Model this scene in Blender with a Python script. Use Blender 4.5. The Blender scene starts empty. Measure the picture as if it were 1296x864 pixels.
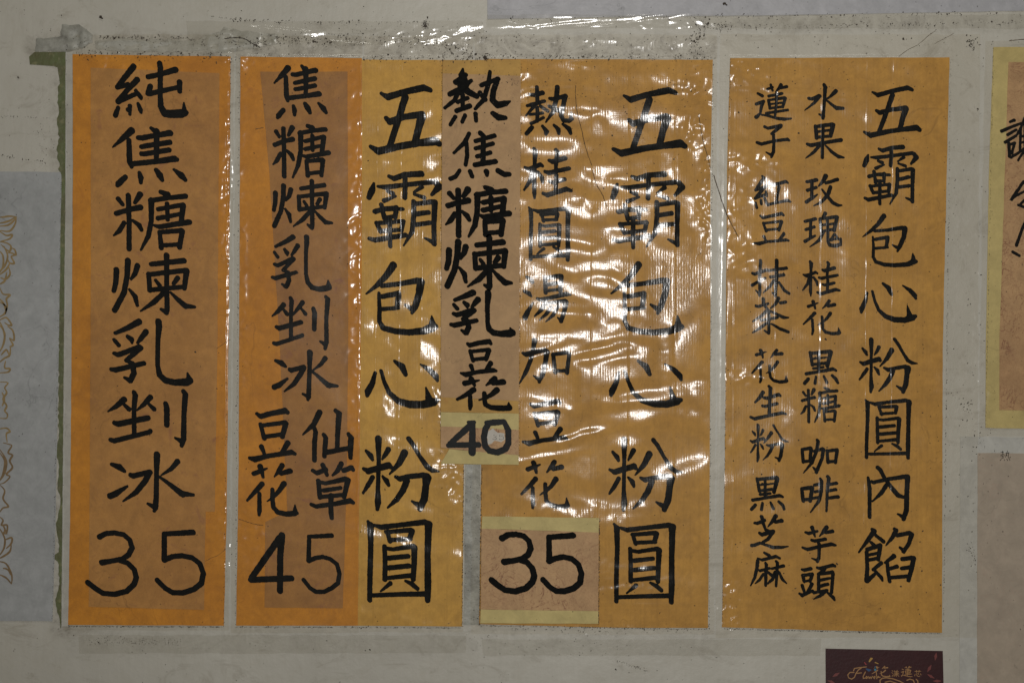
import bpy, math, random
import numpy as np
from mathutils.geometry import delaunay_2d_cdt
from mathutils import Vector
random.seed(7); np.random.seed(7)
sc = bpy.context.scene
col = sc.collection
# ------------------------------------------------------------------ camera, world, lamps
S = 0.001                                   # one photograph pixel on the wall is 1 mm
def W(px, py, d=0.0): return ((px-648)*S, -d*S, (432-py)*S)   # d = millimetres in front of the wall
cam = bpy.data.cameras.new('camera'); co = bpy.data.objects.new('camera', cam); col.objects.link(co)
co.location = (0, -2.4, 0); co.rotation_euler = (math.radians(90), 0, 0)
cam.lens = 66.667; cam.sensor_width = 36; cam.clip_start = 0.05; cam.clip_end = 60
sc.camera = co
wd = bpy.data.worlds.new('World'); sc.world = wd; wd.use_nodes = True
bg = wd.node_tree.nodes['Background']; bg.inputs[0].default_value = (1.0, 0.93, 0.82, 1); bg.inputs[1].default_value = 0.03
LX, LZ = 0.17, 0.15                         # the camera's flash, up and to the right of the lens
ld = bpy.data.lights.new('flash', 'AREA'); ld.shape = 'RECTANGLE'; ld.size = 0.17; ld.size_y = 0.12
ld.energy = 31; ld.color = (1.0, 0.975, 0.94)
lo = bpy.data.objects.new('flash', ld); col.objects.link(lo); lo.location = (LX, -2.38, LZ); lo.rotation_euler = (math.radians(90), 0, 0)
cd_ = bpy.data.lights.new('added_overhead_lamp', 'AREA'); cd_.shape = 'RECTANGLE'; cd_.size = 1.3; cd_.size_y = 0.16; cd_.energy = 5; cd_.color = (1.0, 0.96, 0.86)  # unseen overhead lamp, added for shadows under paper edges and wrinkle relief
cl = bpy.data.objects.new('added_overhead_lamp', cd_); col.objects.link(cl); cl.location = (0.15, -1.0, 1.5); cl.rotation_euler = (math.radians(33), 0, 0)
MX, MY = 648+LX*500, 432-LZ*500             # where a flat sheet would mirror the flash
sc.view_settings.view_transform = 'Standard'; sc.view_settings.look = 'None'
sc.view_settings.exposure = 0; sc.view_settings.gamma = 1
sc.render.engine = 'CYCLES'
sc.cycles.transparent_max_bounces = 16; sc.cycles.max_bounces = 8
sc.cycles.caustics_reflective = False

# ------------------------------------------------------------------ noise on arrays
def vnoise(x, y, seed=0):
    rs = np.random.RandomState(seed); T = rs.rand(256, 256)*2-1
    xi = np.floor(x).astype(int); yi = np.floor(y).astype(int); fx = x-xi; fy = y-yi
    fx = fx*fx*fx*(fx*(fx*6-15)+10); fy = fy*fy*fy*(fy*(fy*6-15)+10)
    g = lambda a, b: T[a & 255, b & 255]
    return (g(xi, yi)*(1-fx)+g(xi+1, yi)*fx)*(1-fy)+(g(xi, yi+1)*(1-fx)+g(xi+1, yi+1)*fx)*fy

# ------------------------------------------------------------------ materials
class NT:
    def __init__(s, name):
        s.m = bpy.data.materials.new(name); s.m.use_nodes = True; s.t = s.m.node_tree; s.n = s.t.nodes; s.n.clear()
        s.out = s.n.new('ShaderNodeOutputMaterial'); s.geo = None
    def add(s, typ, **kw):
        nd = s.n.new(typ)
        for k, v in kw.items():
            if k in nd.inputs.keys():
                s.set(nd.inputs[k], v)
            else: setattr(nd, k, v)
        return nd
    def set(s, sock, v):
        if isinstance(v, bpy.types.NodeSocket): s.t.links.new(v, sock)
        else: sock.default_value = v
    def coord(s, sx=1, sy=1, sz=1):
        if not s.geo: s.geo = s.add('ShaderNodeNewGeometry')
        mp = s.add('ShaderNodeMapping'); s.t.links.new(s.geo.outputs['Position'], mp.inputs[0]); mp.inputs['Scale'].default_value = (sx, sy, sz)
        return mp.outputs[0]
    def noise(s, scale, detail=4, rough=.5, st=(1, 1, 1), dist=0):
        nd = s.add('ShaderNodeTexNoise'); s.t.links.new(s.coord(*st), nd.inputs['Vector'])
        nd.inputs['Scale'].default_value = scale; nd.inputs['Detail'].default_value = detail; nd.inputs['Roughness'].default_value = rough; nd.inputs['Distortion'].default_value = dist
        return nd.outputs[0]
    def ramp(s, fac, a, b, ca=(0, 0, 0, 1), cb=(1, 1, 1, 1)):
        nd = s.add('ShaderNodeValToRGB'); s.t.links.new(fac, nd.inputs[0]); e = nd.color_ramp.elements
        e[0].position = a; e[1].position = b; e[0].color = ca; e[1].color = cb; return nd.outputs[0]
    def mix(s, fac, a, b, mode='MIX'):
        nd = s.add('ShaderNodeMix', data_type='RGBA', blend_type=mode)
        s.set(nd.inputs[0], fac); s.set(nd.inputs[6], a); s.set(nd.inputs[7], b); return nd.outputs[2]
    def math(s, op, a, b=0.0):
        nd = s.add('ShaderNodeMath', operation=op); s.set(nd.inputs[0], a); s.set(nd.inputs[1], b); return nd.outputs[0]
    def bump(s, h, strength, dist=.001, normal=None):
        nd = s.add('ShaderNodeBump'); s.t.links.new(h, nd.inputs['Height']); nd.inputs['Strength'].default_value = strength; nd.inputs['Distance'].default_value = dist
        if normal: s.t.links.new(normal, nd.inputs['Normal'])
        return nd.outputs[0]
    def done(s, **kw):
        b = s.add('ShaderNodeBsdfPrincipled')
        for k, v in kw.items():
            if v is not None: s.set(b.inputs[k.replace('_', ' ')], v)
        s.t.links.new(b.outputs[0], s.out.inputs[0]); return s.m
def c4(r, g, b): return (r, g, b, 1)
def veins(n, scale, width=.02, dist=3.0):
    a = n.noise(scale, 5, .55, dist=dist); d = n.math('ABSOLUTE', n.math('SUBTRACT', a, .5))
    return n.ramp(d, 0.0, width, c4(1, 1, 1), c4(0, 0, 0))

CAL = {'orange_paper': [0.98, 0.91, 0.52], 'tan_mulberry_paper': [1.17, 1.05, 0.82], 'rosy_tan_paper': [0.95, 0.83, 0.58], 'faded_kraft_paper': [1.193, 1.086, 0.764], 'kraft_paper': [0.99, 0.9, 0.66], 'pale_tan_paper': [1.12, 1.1, 1.03], 'wall': [1.1, 1.07, 1.06], 'mauve_grey_paper': [1.27, 1.28, 1.2], 'cream_paper': [1.0, 0.94, 0.82], 'marbled_tan_paper': [1.17, 1.14, 1.03], 'pinkish_grey_paper': [0.861, 0.777, 0.694], 'lilac_grey_paper': [1.042, 1.058, 1.01]}
def paper(name, base, dark, blot=None, vein=None, vamt=.3, fibre=.5, rough=.62, streak=False, vscale=22):
    q_ = CAL.get(name, (1, 1, 1)); base = [a*b for a, b in zip(base, q_)]; dark = [a*b for a, b in zip(dark, q_)]
    n = NT(name)
    big = n.ramp(n.noise(9, 5, .6), .35, .7); c = n.mix(big, c4(*base), c4(*dark))
    fib = n.ramp(n.noise(420, 3, .6, st=(1, 1, .35)), .3, .75); c = n.mix(n.math('MULTIPLY', fib, .22*fibre), c, c4(*[v*.45 for v in dark]))
    lite = n.ramp(n.noise(70, 6, .65), .45, .75); c = n.mix(n.math('MULTIPLY', lite, .3), c, c4(*[min(1, v*1.35) for v in base]))
    mot = n.ramp(n.noise(38, 8, .75, dist=.6), .42, .68); c = n.mix(n.math('MULTIPLY', mot, .42), c, c4(*[v*.62 for v in dark]))
    cr_ = veins(n, 5.5, .0035, 1.2); c = n.mix(n.math('MULTIPLY', n.math('MULTIPLY', cr_, n.ramp(n.noise(8, 2), .45, .6)), .45), c, c4(*[v*.5 for v in dark]))
    if blot:
        bl = n.ramp(n.noise(26, 4, .6, dist=1.2), .62, .74); c = n.mix(n.math('MULTIPLY', bl, .5), c, c4(*blot))
    if vein:
        v = veins(n, vscale, .018); v2 = n.ramp(n.noise(14, 3), .4, .6)
        c = n.mix(n.math('MULTIPLY', n.math('MULTIPLY', v, v2), vamt), c, c4(*vein))
        v = veins(n, vscale*2.6, .02, 2.0); c = n.mix(n.math('MULTIPLY', v, vamt*.35), c, c4(*vein))
    if streak:
        s1 = n.ramp(n.noise(260, 2, .5, st=(1, 1, .02)), .36, .46, c4(1, 1, 1), c4(0, 0, 0)); c = n.mix(n.math('MULTIPLY', s1, .10), c, c4(*[v*.5 for v in dark]))
        s2 = n.ramp(n.noise(110, 2, .5, st=(.015, 1, 1)), .3, .42, c4(1, 1, 1), c4(0, 0, 0)); c = n.mix(n.math('MULTIPLY', s2, .07), c, c4(*[v*.5 for v in dark]))
    dirt = n.ramp(n.noise(260, 2, .5), .70, .76); msk = n.ramp(n.noise(17, 3), .48, .66)
    c = n.mix(n.math('MULTIPLY', n.math('MULTIPLY', dirt, msk), .35), c, c4(.06, .035, .015))
    nb = n.bump(n.noise(300, 4, .6), .25, .0006)
    return n.done(Base_Color=c, Roughness=rough, Normal=nb, Specular_IOR_Level=.3)

M = {}
M['orange_soft'] = paper('soft_orange_paper', (.47, .275, .062), (.38, .21, .045), blot=(.34, .14, .03), fibre=.6)
M['orange'] = paper('orange_paper', (.60, .265, .040), (.46, .19, .028), blot=(.34, .12, .02), vein=(.30, .13, .03), vamt=.3, fibre=.7)
M['tan'] = paper('tan_mulberry_paper', (.40, .220, .075), (.30, .155, .050), blot=(.21, .075, .05), vein=(.22, .095, .05), vamt=.28)
M['rosy'] = paper('rosy_tan_paper', (.40, .220, .080), (.30, .152, .058), blot=(.20, .065, .055), vein=(.20, .07, .05), vamt=.28)
M['strip'] = paper('pale_tan_paper', (.38, .24, .118), (.32, .195, .095), vein=(.22, .11, .065), vamt=.28)
M['marble'] = paper('marbled_tan_paper', (.39, .25, .135), (.33, .20, .105), blot=(.27, .14, .075), vein=(.17, .06, .03), vamt=1.0, vscale=30)
M['kraft'] = paper('kraft_paper', (.51, .295, .075), (.39, .215, .05), fibre=.9, streak=True)
M['kraft_pale'] = paper('faded_kraft_paper', (.49, .305, .082), (.38, .225, .058), fibre=.9, streak=True)
M['cream'] = paper('cream_paper', (.50, .43, .20), (.44, .375, .17), fibre=.25)
M['mauve'] = paper('mauve_grey_paper', (.26, .262, .274), (.225, .228, .238), fibre=.2, rough=.5)
M['lilac'] = paper('lilac_grey_paper', (.36, .352, .385), (.32, .315, .34), fibre=.2, rough=.4)
M['pinkish'] = paper('pinkish_grey_paper', (.40, .365, .31), (.36, .33, .28), vein=(.34, .24, .18), vamt=.35, fibre=.2)
M['offwhite'] = paper('offwhite_paper', (.43, .422, .38), (.39, .38, .34), fibre=.3)
M['maroon'] = paper('maroon_card', (.040, .010, .011), (.030, .008, .009), fibre=.3, rough=.4)

n = NT('painted_wall')
wq = CAL.get('wall', (1, 1, 1)); c = n.mix(n.ramp(n.noise(3.2, 5, .6), .3, .7), c4(.405*wq[0], .398*wq[1], .345*wq[2]), c4(.345*wq[0], .337*wq[1], .29*wq[2]))
c = n.mix(n.math('MULTIPLY', n.ramp(n.noise(240, 3, .6, st=(1, 1, .05)), .35, .7), .14), c, c4(.30, .29, .24))
c = n.mix(n.math('MULTIPLY', n.ramp(n.noise(30, 7, .7, dist=1), .48, .72), .38), c, c4(.34, .315, .25))
c = n.mix(n.math('MULTIPLY', n.ramp(n.noise(12, 8, .75, dist=2, st=(1, 1, 2)), .54, .7), .6), c, c4(.25, .225, .175))
d = n.ramp(n.noise(330, 2, .5), .735, .78); c = n.mix(n.math('MULTIPLY', d, .5), c, c4(.10, .075, .05))
sx_ = n.add('ShaderNodeSeparateXYZ'); n.t.links.new(n.coord(), sx_.inputs[0])
def rng(sock, a, b, soft):
    m1 = n.add('ShaderNodeMapRange', interpolation_type='SMOOTHSTEP'); n.t.links.new(sock, m1.inputs[0]); m1.inputs[1].default_value = a-soft; m1.inputs[2].default_value = a
    m2 = n.add('ShaderNodeMapRange', interpolation_type='SMOOTHSTEP'); n.t.links.new(sock, m2.inputs[0]); m2.inputs[1].default_value = b; m2.inputs[2].default_value = b+soft; m2.inputs[3].default_value = 1; m2.inputs[4].default_value = 0
    return n.math('MULTIPLY', m1.outputs[0], m2.outputs[0])
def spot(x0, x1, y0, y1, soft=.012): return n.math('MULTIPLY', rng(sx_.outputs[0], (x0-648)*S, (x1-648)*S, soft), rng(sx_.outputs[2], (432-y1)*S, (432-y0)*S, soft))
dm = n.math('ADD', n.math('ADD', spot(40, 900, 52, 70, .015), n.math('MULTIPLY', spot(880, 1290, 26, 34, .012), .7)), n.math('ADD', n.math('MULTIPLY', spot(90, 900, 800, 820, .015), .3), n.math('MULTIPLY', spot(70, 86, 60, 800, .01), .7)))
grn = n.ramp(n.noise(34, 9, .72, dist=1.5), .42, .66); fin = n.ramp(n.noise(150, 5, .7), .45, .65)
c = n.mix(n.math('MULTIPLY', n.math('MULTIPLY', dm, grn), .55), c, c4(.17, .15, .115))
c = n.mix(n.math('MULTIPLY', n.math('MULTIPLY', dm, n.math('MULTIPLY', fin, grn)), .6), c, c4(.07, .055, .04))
nb = n.bump(n.noise(120, 6, .6), .35, .001)
M['wall'] = n.done(Base_Color=c, Roughness=.45, Normal=n.bump(n.noise(9, 3), .3, .01, nb))

n = NT('black_brush_ink')
c = n.mix(n.ramp(n.noise(200, 4), .3, .8), c4(.004, .0042, .004), c4(.009, .009, .008))
M['ink'] = n.done(Base_Color=c, Roughness=.8, Specular_IOR_Level=.06)
n = NT('glossy_marker_ink'); M['ink_gloss'] = n.done(Base_Color=c4(.008, .009, .009), Roughness=.5, Specular_IOR_Level=.1, Normal=n.bump(n.noise(160, 3), .2, .001))
def plain(name, rgb, rough=.5, metal=0, var=.2):
    n = NT(name); c = n.mix(n.ramp(n.noise(160, 4), .3, .75), c4(*rgb), c4(*[v*(1-var) for v in rgb]))
    return n.done(Base_Color=c, Roughness=rough, Metallic=metal)
M['gold'] = plain('gold_print', (.27, .185, .075), .4, 0, .35)
M['bronze'] = plain('bronze_print', (.20, .13, .06), .4, 0, .35)
M['cardgold'] = plain('orange_gold_print', (.30, .15, .045), .5)
M['leaf'] = plain('dull_red_print', (.16, .035, .03), .4)
for k, v in dict(blue=(.02, .07, .16), cyan=(.04, .17, .26), yellow=(.38, .22, .04), red=(.25, .03, .03)).items(): M[k] = plain(k+'_print', v, .4)
n = NT('old_green_tape')
c = n.mix(n.ramp(n.noise(40, 6, .7), .3, .7), c4(.10, .125, .045), c4(.085, .075, .035))
c = n.mix(n.math('MULTIPLY', n.ramp(n.noise(120, 4), .55, .7), .5), c, c4(.22, .20, .10))
M['green'] = n.done(Base_Color=c, Roughness=.4, Normal=n.bump(n.noise(150, 4), .5, .001))
M['grime_and_shade'] = plain('dark_grime_and_shade', (.06, .045, .032), .8, 0, .6)  # shared by real dirt and the flecks that paint edge shade
M['thread'] = plain('brown_thread', (.10, .06, .03), .7)
M['tornwhite'] = paper('torn_white_paper', (.50, .47, .40), (.42, .38, .33), fibre=.8)
n = NT('dirty_grey_tape')
c = n.mix(n.ramp(n.noise(45, 7, .7), .35, .65), c4(.33, .325, .28), c4(.17, .165, .14))
M['greytape'] = n.done(Base_Color=c, Roughness=.45, Specular_IOR_Level=.3, Normal=n.bump(n.noise(60, 5), .5, .003))

n = NT('grimy_wrinkled_tape')
c = n.mix(n.ramp(n.noise(60, 8, .75), .35, .65), c4(.40, .39, .34), c4(.30, .29, .245))
c = n.mix(n.math('MULTIPLY', n.ramp(n.noise(30, 8, .8, dist=2), .52, .64), .6), c, c4(.08, .065, .05))
M['crumple'] = n.done(Base_Color=c, Roughness=.3, Specular_IOR_Level=.35, Normal=n.bump(n.noise(90, 4), .3, .002))
def film(name, rough, weave=0.0, dust=.05, fres=.05, wrink=.3, tint=(.985, .975, .955)):
    n = NT(name)
    h = n.noise(70, 4, .55); nb = n.bump(h, wrink, .0012)
    h3 = n.noise(260, 3, .6); nb = n.bump(h3, wrink*.8, .0004, nb)
    if weave:
        wv = n.add('ShaderNodeTexWave', wave_type='BANDS', bands_direction='X'); n.t.links.new(n.coord(1, 1, 1), wv.inputs[0])
        wv.inputs['Scale'].default_value = 95; wv.inputs['Distortion'].default_value = .6; wv.inputs['Detail'].default_value = 1
        wh = n.add('ShaderNodeTexWave', wave_type='BANDS', bands_direction='Z'); n.t.links.new(n.coord(1, 1, 1), wh.inputs[0])
        wh.inputs['Scale'].default_value = 120; wh.inputs['Distortion'].default_value = 1.2
        ns = n.noise(500, 2, .5, st=(1, 1, .25))
        hh = n.math('ADD', n.math('ADD', n.math('MULTIPLY', wv.outputs['Fac'], .5), n.math('MULTIPLY', wh.outputs['Fac'], .12)), n.math('MULTIPLY', ns, 2.4))
        nb = n.bump(hh, weave, .0003, nb)
    g = n.add('ShaderNodeBsdfGlossy'); n.t.links.new(nb, g.inputs['Normal']); g.inputs['Roughness'].default_value = rough
    g2 = n.add('ShaderNodeBsdfGlossy'); n.t.links.new(nb, g2.inputs['Normal']); g2.inputs['Roughness'].default_value = .25
    mg = n.add('ShaderNodeMixShader'); mg.inputs[0].default_value = .25; n.t.links.new(g.outputs[0], mg.inputs[1]); n.t.links.new(g2.outputs[0], mg.inputs[2]); g = mg
    tr = n.add('ShaderNodeBsdfTransparent'); tr.inputs[0].default_value = c4(*tint)
    df = n.add('ShaderNodeBsdfDiffuse'); df.inputs[0].default_value = c4(.62, .6, .54)
    m1 = n.add('ShaderNodeMixShader'); dm = n.ramp(n.noise(38, 6, .7), .35, .8, c4(dust*.25, 0, 0), c4(dust*1.6, 0, 0))
    sp = n.add('ShaderNodeSeparateColor'); n.t.links.new(dm, sp.inputs[0]); n.t.links.new(sp.outputs[0], m1.inputs[0])
    n.t.links.new(tr.outputs[0], m1.inputs[1]); n.t.links.new(df.outputs[0], m1.inputs[2])
    m2 = n.add('ShaderNodeMixShader'); m2.inputs[0].default_value = fres
    n.t.links.new(m1.outputs[0], m2.inputs[1]); n.t.links.new(g.outputs[0], m2.inputs[2]); n.t.links.new(m2.outputs[0], n.out.inputs[0])
    return n.m
M['film_smooth'] = film('clear_film', .13, 0, .005, .03, .12)
M['film_woven'] = film('ribbed_clear_tape', .125, .12, .005, .0112, .10)
M['film_ribbed'] = film('lightly_ribbed_clear_tape', .14, .11, .005, .018, .10)
M['film_dirty'] = film('dusty_clear_tape', .13, .1, .03, .05, .3, (.985, .98, .965))

# ------------------------------------------------------------------ object helpers
roots = {}
def link(name, verts, faces, mat, parent=None, smooth=False):
    me = bpy.data.meshes.new(name)
    o = bpy.data.objects.new(name, me); col.objects.link(o)
    v = np.asarray(verts, dtype=float).reshape(-1, 3)
    if parent is not None:
        off = Vector((0, 0, 0)); p = parent
        while p is not None: off += p.location; p = p.parent
        o.parent = parent
    else: off = Vector((0, 0, 0))
    ctr = Vector(((v[:, 0].min()+v[:, 0].max())/2, (v[:, 1].min()+v[:, 1].max())/2, v[:, 2].min()))
    o.location = ctr-off
    v = v-np.array(ctr)
    me.from_pydata([tuple(a) for a in v], [], faces if isinstance(faces, list) else faces.tolist())
    if smooth: me.polygons.foreach_set('use_smooth', [True]*len(me.polygons))
    me.materials.append(M[mat]); me.update()
    return o
def tag(o, label=None, cat=None, group=None, kind=None):
    for k, v in (("label", label), ('category', cat), ('group', group), ('kind', kind)):
        if v: o[k] = v
    return o
def thing(name, px, py, label, cat, group=None):
    o = bpy.data.objects.new(name, None); col.objects.link(o); o.location = W(px, py, 0); o.empty_display_size = .02
    return tag(o, label, cat, group)
def rough_edge(pts, step=14, amp=.35, seed=1):
    rs = random.Random(seed); out = []
    for i, a in enumerate(pts):
        b = pts[(i+1) % len(pts)]; L = math.hypot(b[0]-a[0], b[1]-a[1]); k = max(1, int(L/step))
        nx, ny = -(b[1]-a[1])/max(L, 1e-6), (b[0]-a[0])/max(L, 1e-6)
        for j in range(k):
            t = j/k; d = rs.uniform(-amp, amp) if j else 0
            out.append((a[0]+(b[0]-a[0])*t+nx*d, a[1]+(b[1]-a[1])*t+ny*d))
    return out
def sheet(name, pts, d0, d1, mat, parent=None, amp=.3, seed=1, step=14):
    """a cut sheet of paper: outline in wall millimetres, back at d0 and front at d1"""
    p = rough_edge(pts, step, amp, seed); k = len(p)
    v = [W(x, y, d1) for x, y in p]+[W(x, y, d0) for x, y in p]
    tv, _, tf, _, _, _ = delaunay_2d_cdt([Vector(q) for q in p], [(i, (i+1) % k) for i in range(k)], [list(range(k))], 1, 1e-5)
    v = [W(q.x, q.y, d1) for q in tv]; f = [tuple(t) for t in tf]; b = len(v)
    v += [W(x, y, d1) for x, y in p]+[W(x, y, d0) for x, y in p]
    f += [(b+i, b+(i+1) % k, b+k+(i+1) % k, b+k+i) for i in range(k)]
    return link(name, v, f, mat, parent)

def lump(name, pts, mat, hi, sc_, seed, step=2.2, base=.5):
    p = rough_edge(pts, 4, .9, seed); k = len(p); rs = random.Random(seed)
    def inside(x, y):
        c = False
        for (x1, y1), (x2, y2) in zip(p, p[1:]+p[:1]):
            if (y1 > y) != (y2 > y) and x < (x2-x1)*(y-y1)/(y2-y1)+x1: c = not c
        return c
    def edge(x, y):
        return min(math.hypot(x-(x1+max(0, min(1, ((x-x1)*(x2-x1)+(y-y1)*(y2-y1))/((x2-x1)**2+(y2-y1)**2+1e-9)))*(x2-x1)), y-(y1+max(0, min(1, ((x-x1)*(x2-x1)+(y-y1)*(y2-y1))/((x2-x1)**2+(y2-y1)**2+1e-9)))*(y2-y1))) for (x1, y1), (x2, y2) in zip(p, p[1:]+p[:1]))
    xs0 = [a for a, _ in p]; ys0 = [b for _, b in p]; q = list(p); y = min(ys0)
    while y < max(ys0):
        x = min(xs0)
        while x < max(xs0):
            xx, yy = x+rs.uniform(-.7, .7), y+rs.uniform(-.7, .7)
            if inside(xx, yy) and edge(xx, yy) > 1.2: q.append((xx, yy))
            x += step
        y += step
    tv, _, tf, _, _, _ = delaunay_2d_cdt([Vector(a) for a in q], [(i, (i+1) % k) for i in range(k)], [list(range(k))], 1, 1e-5)
    vv = []
    for t in tv:
        e = edge(t.x, t.y); r_ = 1-abs(float(vnoise(np.array(t.x/sc_), np.array(t.y/sc_*1.6), seed)))*2; r2 = float(vnoise(np.array(t.x/sc_*2.1), np.array(t.y/sc_*1.2), seed+1))
        vv.append(W(t.x, t.y, base+min(1, e/4)*hi*(.55+.45*r_+.35*r2)))
    return link(name, vv, [tuple(f_) for f_ in tf], mat, None, smooth=True)
# ------------------------------------------------------------------ brush lettering
G = {}
def glyph(key, ox, oy, sc_, w, s):
    st = []
    for part in s.split('|'):
        pts = []
        for tok in part.split():
            q = [float(a) for a in tok.split(',')]
            pts.append((ox+q[0]/sc_, oy+q[1]/sc_, (q[2] if len(q) > 2 else w)/sc_))
        if pts: st.append(pts)
    G[key] = st
glyph('純',110,70,8,52,'475,118,58 310,325,44|312,328,44 420,298,42|512,250,56 400,370,44 318,472,52|320,472,48 505,392,38|500,365,36 545,425,44 552,445,25|320,535,38 292,610,48|438,518,42 438,600,26|422,555,48|522,495,32 545,555,44 550,580,28|622,222,46 740,198,46 900,150,56|738,85,50 748,130,52 745,200,48 745,400,46 750,520,56 790,590,72 850,598,78 960,592,84 1005,582,50|984,485,12 992,590,62|645,318,52 622,390,50|640,392,48 940,325,40|940,275,52 942,368,44')
glyph('焦',110,145,8,48,'455,165,66 360,250,48 265,332,12|428,262,46 435,480,54 455,530,36|655,142,34 710,185,60|520,237,40 560,240,50 690,215,45 845,190,58|710,170,54 705,450,46|555,330,42 600,320,46 840,284,50|556,400,44 600,400,46 835,360,48|455,502,50 700,478,48 890,450,60 915,458,40|392,635,48 325,700,58 312,720,36|535,592,36 548,640,54 548,690,34|705,565,44 740,615,66 765,665,38|885,560,26 960,620,66 998,662,38')
glyph('糖',110,230,8,48,'320,175,46 365,232,34|540,130,58 490,212,34|422,140,48 430,400,46 430,680,48|300,322,46 430,285,46 545,260,54|380,418,42 330,500,44 275,544,14|470,395,28 530,440,48 556,488,36|750,105,40 820,132,58|645,192,46 830,165,42 1000,148,50|655,190,56 655,400,46 625,550,46 550,690,18|725,280,42 975,235,42|978,240,52 958,400,48|722,372,44 950,328,36|815,225,42 820,385,38|690,445,26 735,458,44 1040,410,52|740,510,40 755,670,46|745,512,40 960,494,48|968,500,50 940,665,44|760,646,38 940,635,40')
glyph('煉',110,305,8,48,'302,292,54 296,420,48 275,502,42|418,200,56 410,350,50 380,520,50 285,700,52|515,252,54 490,330,44 450,385,24|432,490,22 490,560,50 512,650,32|655,235,44 985,200,52|810,145,52 810,400,44 815,700,48|755,690,26 805,722,50|627,335,44 640,500,46|625,340,42 1000,298,48|1012,302,56 988,480,42|650,495,44 970,465,42|700,400,32 740,450,38|920,375,48 880,432,36|785,520,42 680,620,48 545,710,12|850,520,22 920,590,44 1000,658,54 1092,666,26')
glyph('乳',110,392,8,46,'530,120,60 420,180,50 290,236,32|280,305,36 325,358,40|415,270,36 455,300,52 460,335,24|600,222,56 550,290,44 516,332,26|280,440,36 320,455,46 535,375,50|548,385,50 400,512,38|405,512,36 465,545,48 478,640,54 445,715,48|385,685,26 435,712,50|250,602,38 290,608,50 580,540,42|728,120,62 732,170,60 722,300,44 718,560,42 740,660,56 800,715,58 900,735,60 1010,730,74 1048,718,58|1022,642,16 1040,705,66')
glyph('剉',110,480,8,46,'380,202,56 300,270,46 215,324,10|365,240,26 428,300,46|645,180,52 580,250,42 510,312,12|620,240,26 682,298,44|480,130,42 492,160,52 480,300,42 482,550,42|282,438,42 320,450,56 620,388,52|245,610,42 280,620,46 640,530,42 645,520,42|800,245,46 812,290,54 812,460,50|980,120,42 1000,150,54 985,350,46 982,600,52 962,668,36|895,590,18 960,622,56')
glyph('冰',110,560,8,46,'255,218,34 330,245,64 382,285,34|238,538,58 300,510,56 410,440,22|445,325,42 470,335,50 635,295,44|640,298,52 590,390,52 500,500,48 370,590,12|712,120,62 708,300,44 705,560,48 695,650,56 684,688,28|620,615,22 690,650,54|920,188,52 860,260,38 755,328,12|735,342,22 830,410,40 960,512,62 1080,526,26|975,525,50')
glyph('3',102,655,8,50,'195,190,52 260,155,46 348,150,46 440,168,46 500,220,46 525,300,48 490,370,48 430,412,46 340,430,44 220,450,56|400,430,46 480,455,48 545,520,50 568,600,50 545,670,50 470,740,50 350,770,50 230,760,48 150,710,52 78,652,54')
glyph('5',102,655,8,50,'1140,145,54 850,160,44|850,160,46 850,420,52|850,425,50 930,390,48 1030,380,48 1130,400,48 1210,460,48 1245,560,50 1225,660,50 1150,720,50 1040,755,50 940,755,50 860,710,48 778,628,48')
glyph('五',740,100,8,60,'400,175,26 465,212,58 650,158,52 850,118,62 915,140,44|655,210,64 600,380,56 490,700,52|450,422,42 490,455,58 640,412,52 830,385,62|835,400,78 790,530,62 755,680,62|290,712,34 370,755,66 600,705,60 780,680,58 970,655,78 1010,680,56')
glyph('霸',740,210,8,44,'480,110,30 530,132,46 640,95,46 805,85,56|330,185,22 310,250,60 282,325,44|370,215,22 440,222,44 640,195,38 930,165,46|955,175,54 985,215,62 915,300,26|645,110,42 645,200,42 640,330,42|465,265,28 520,285,44|435,360,40 550,315,18|810,220,38 735,275,18|740,300,22 835,330,38|340,465,46 430,448,40 620,445,30|405,400,38 435,540,42|555,430,42 545,530,40|440,535,38 540,520,34|430,440,34 550,432,34|490,540,42 490,825,36|360,590,42 400,680,38|365,590,34 610,572,34|625,572,42 605,668,38|400,678,36 600,655,34|290,750,34 340,762,44 650,710,42|730,370,44 730,520,42 712,680,40 625,820,12|740,395,38 920,370,42|940,380,52 935,600,42 935,800,42|845,745,18 920,782,42|755,500,42 880,480,42|750,605,40 895,588,38')
glyph('包',740,325,8,50,'545,80,66 470,190,52 370,290,38 268,372,12|430,290,40 600,270,42 800,238,54|830,250,72 815,370,58 770,500,56 738,570,26|670,485,22 740,530,56|430,402,42 600,372,48|600,388,50 580,510,42|420,530,36 600,515,32|400,368,26 405,500,36 405,650,40 440,720,48 560,755,52 700,765,55 860,750,62 940,718,74 980,705,50|940,598,12 950,690,74')
glyph('心',740,430,8,50,'345,330,28 320,430,46 275,520,58 265,558,34|405,312,30 440,420,34 490,530,42 580,610,56 700,645,66 830,650,66 930,620,74 970,605,40|864,478,10 898,600,72|545,215,28 620,270,62 655,345,40|812,246,16 900,300,52 960,360,58 975,402,28')
glyph('粉',740,545,8,50,'285,215,28 325,260,48 340,298,28|495,195,44 460,260,34 440,296,12|255,392,26 300,415,52 400,385,52 500,355,56 515,375,40|400,90,58 400,300,34 395,600,36 400,730,56 390,800,28|345,480,38 300,560,38 250,635,18|440,470,22 480,510,48 495,558,28|655,232,60 600,340,48 510,446,10|695,92,42 740,150,40 800,260,34 870,370,48 920,408,42 990,418,12|568,475,28 610,495,48 700,475,42 840,455,46|870,480,80 860,560,58 845,690,62 805,795,46|725,720,18 800,762,56|680,510,52 640,610,52 580,700,42 490,785,12')
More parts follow.
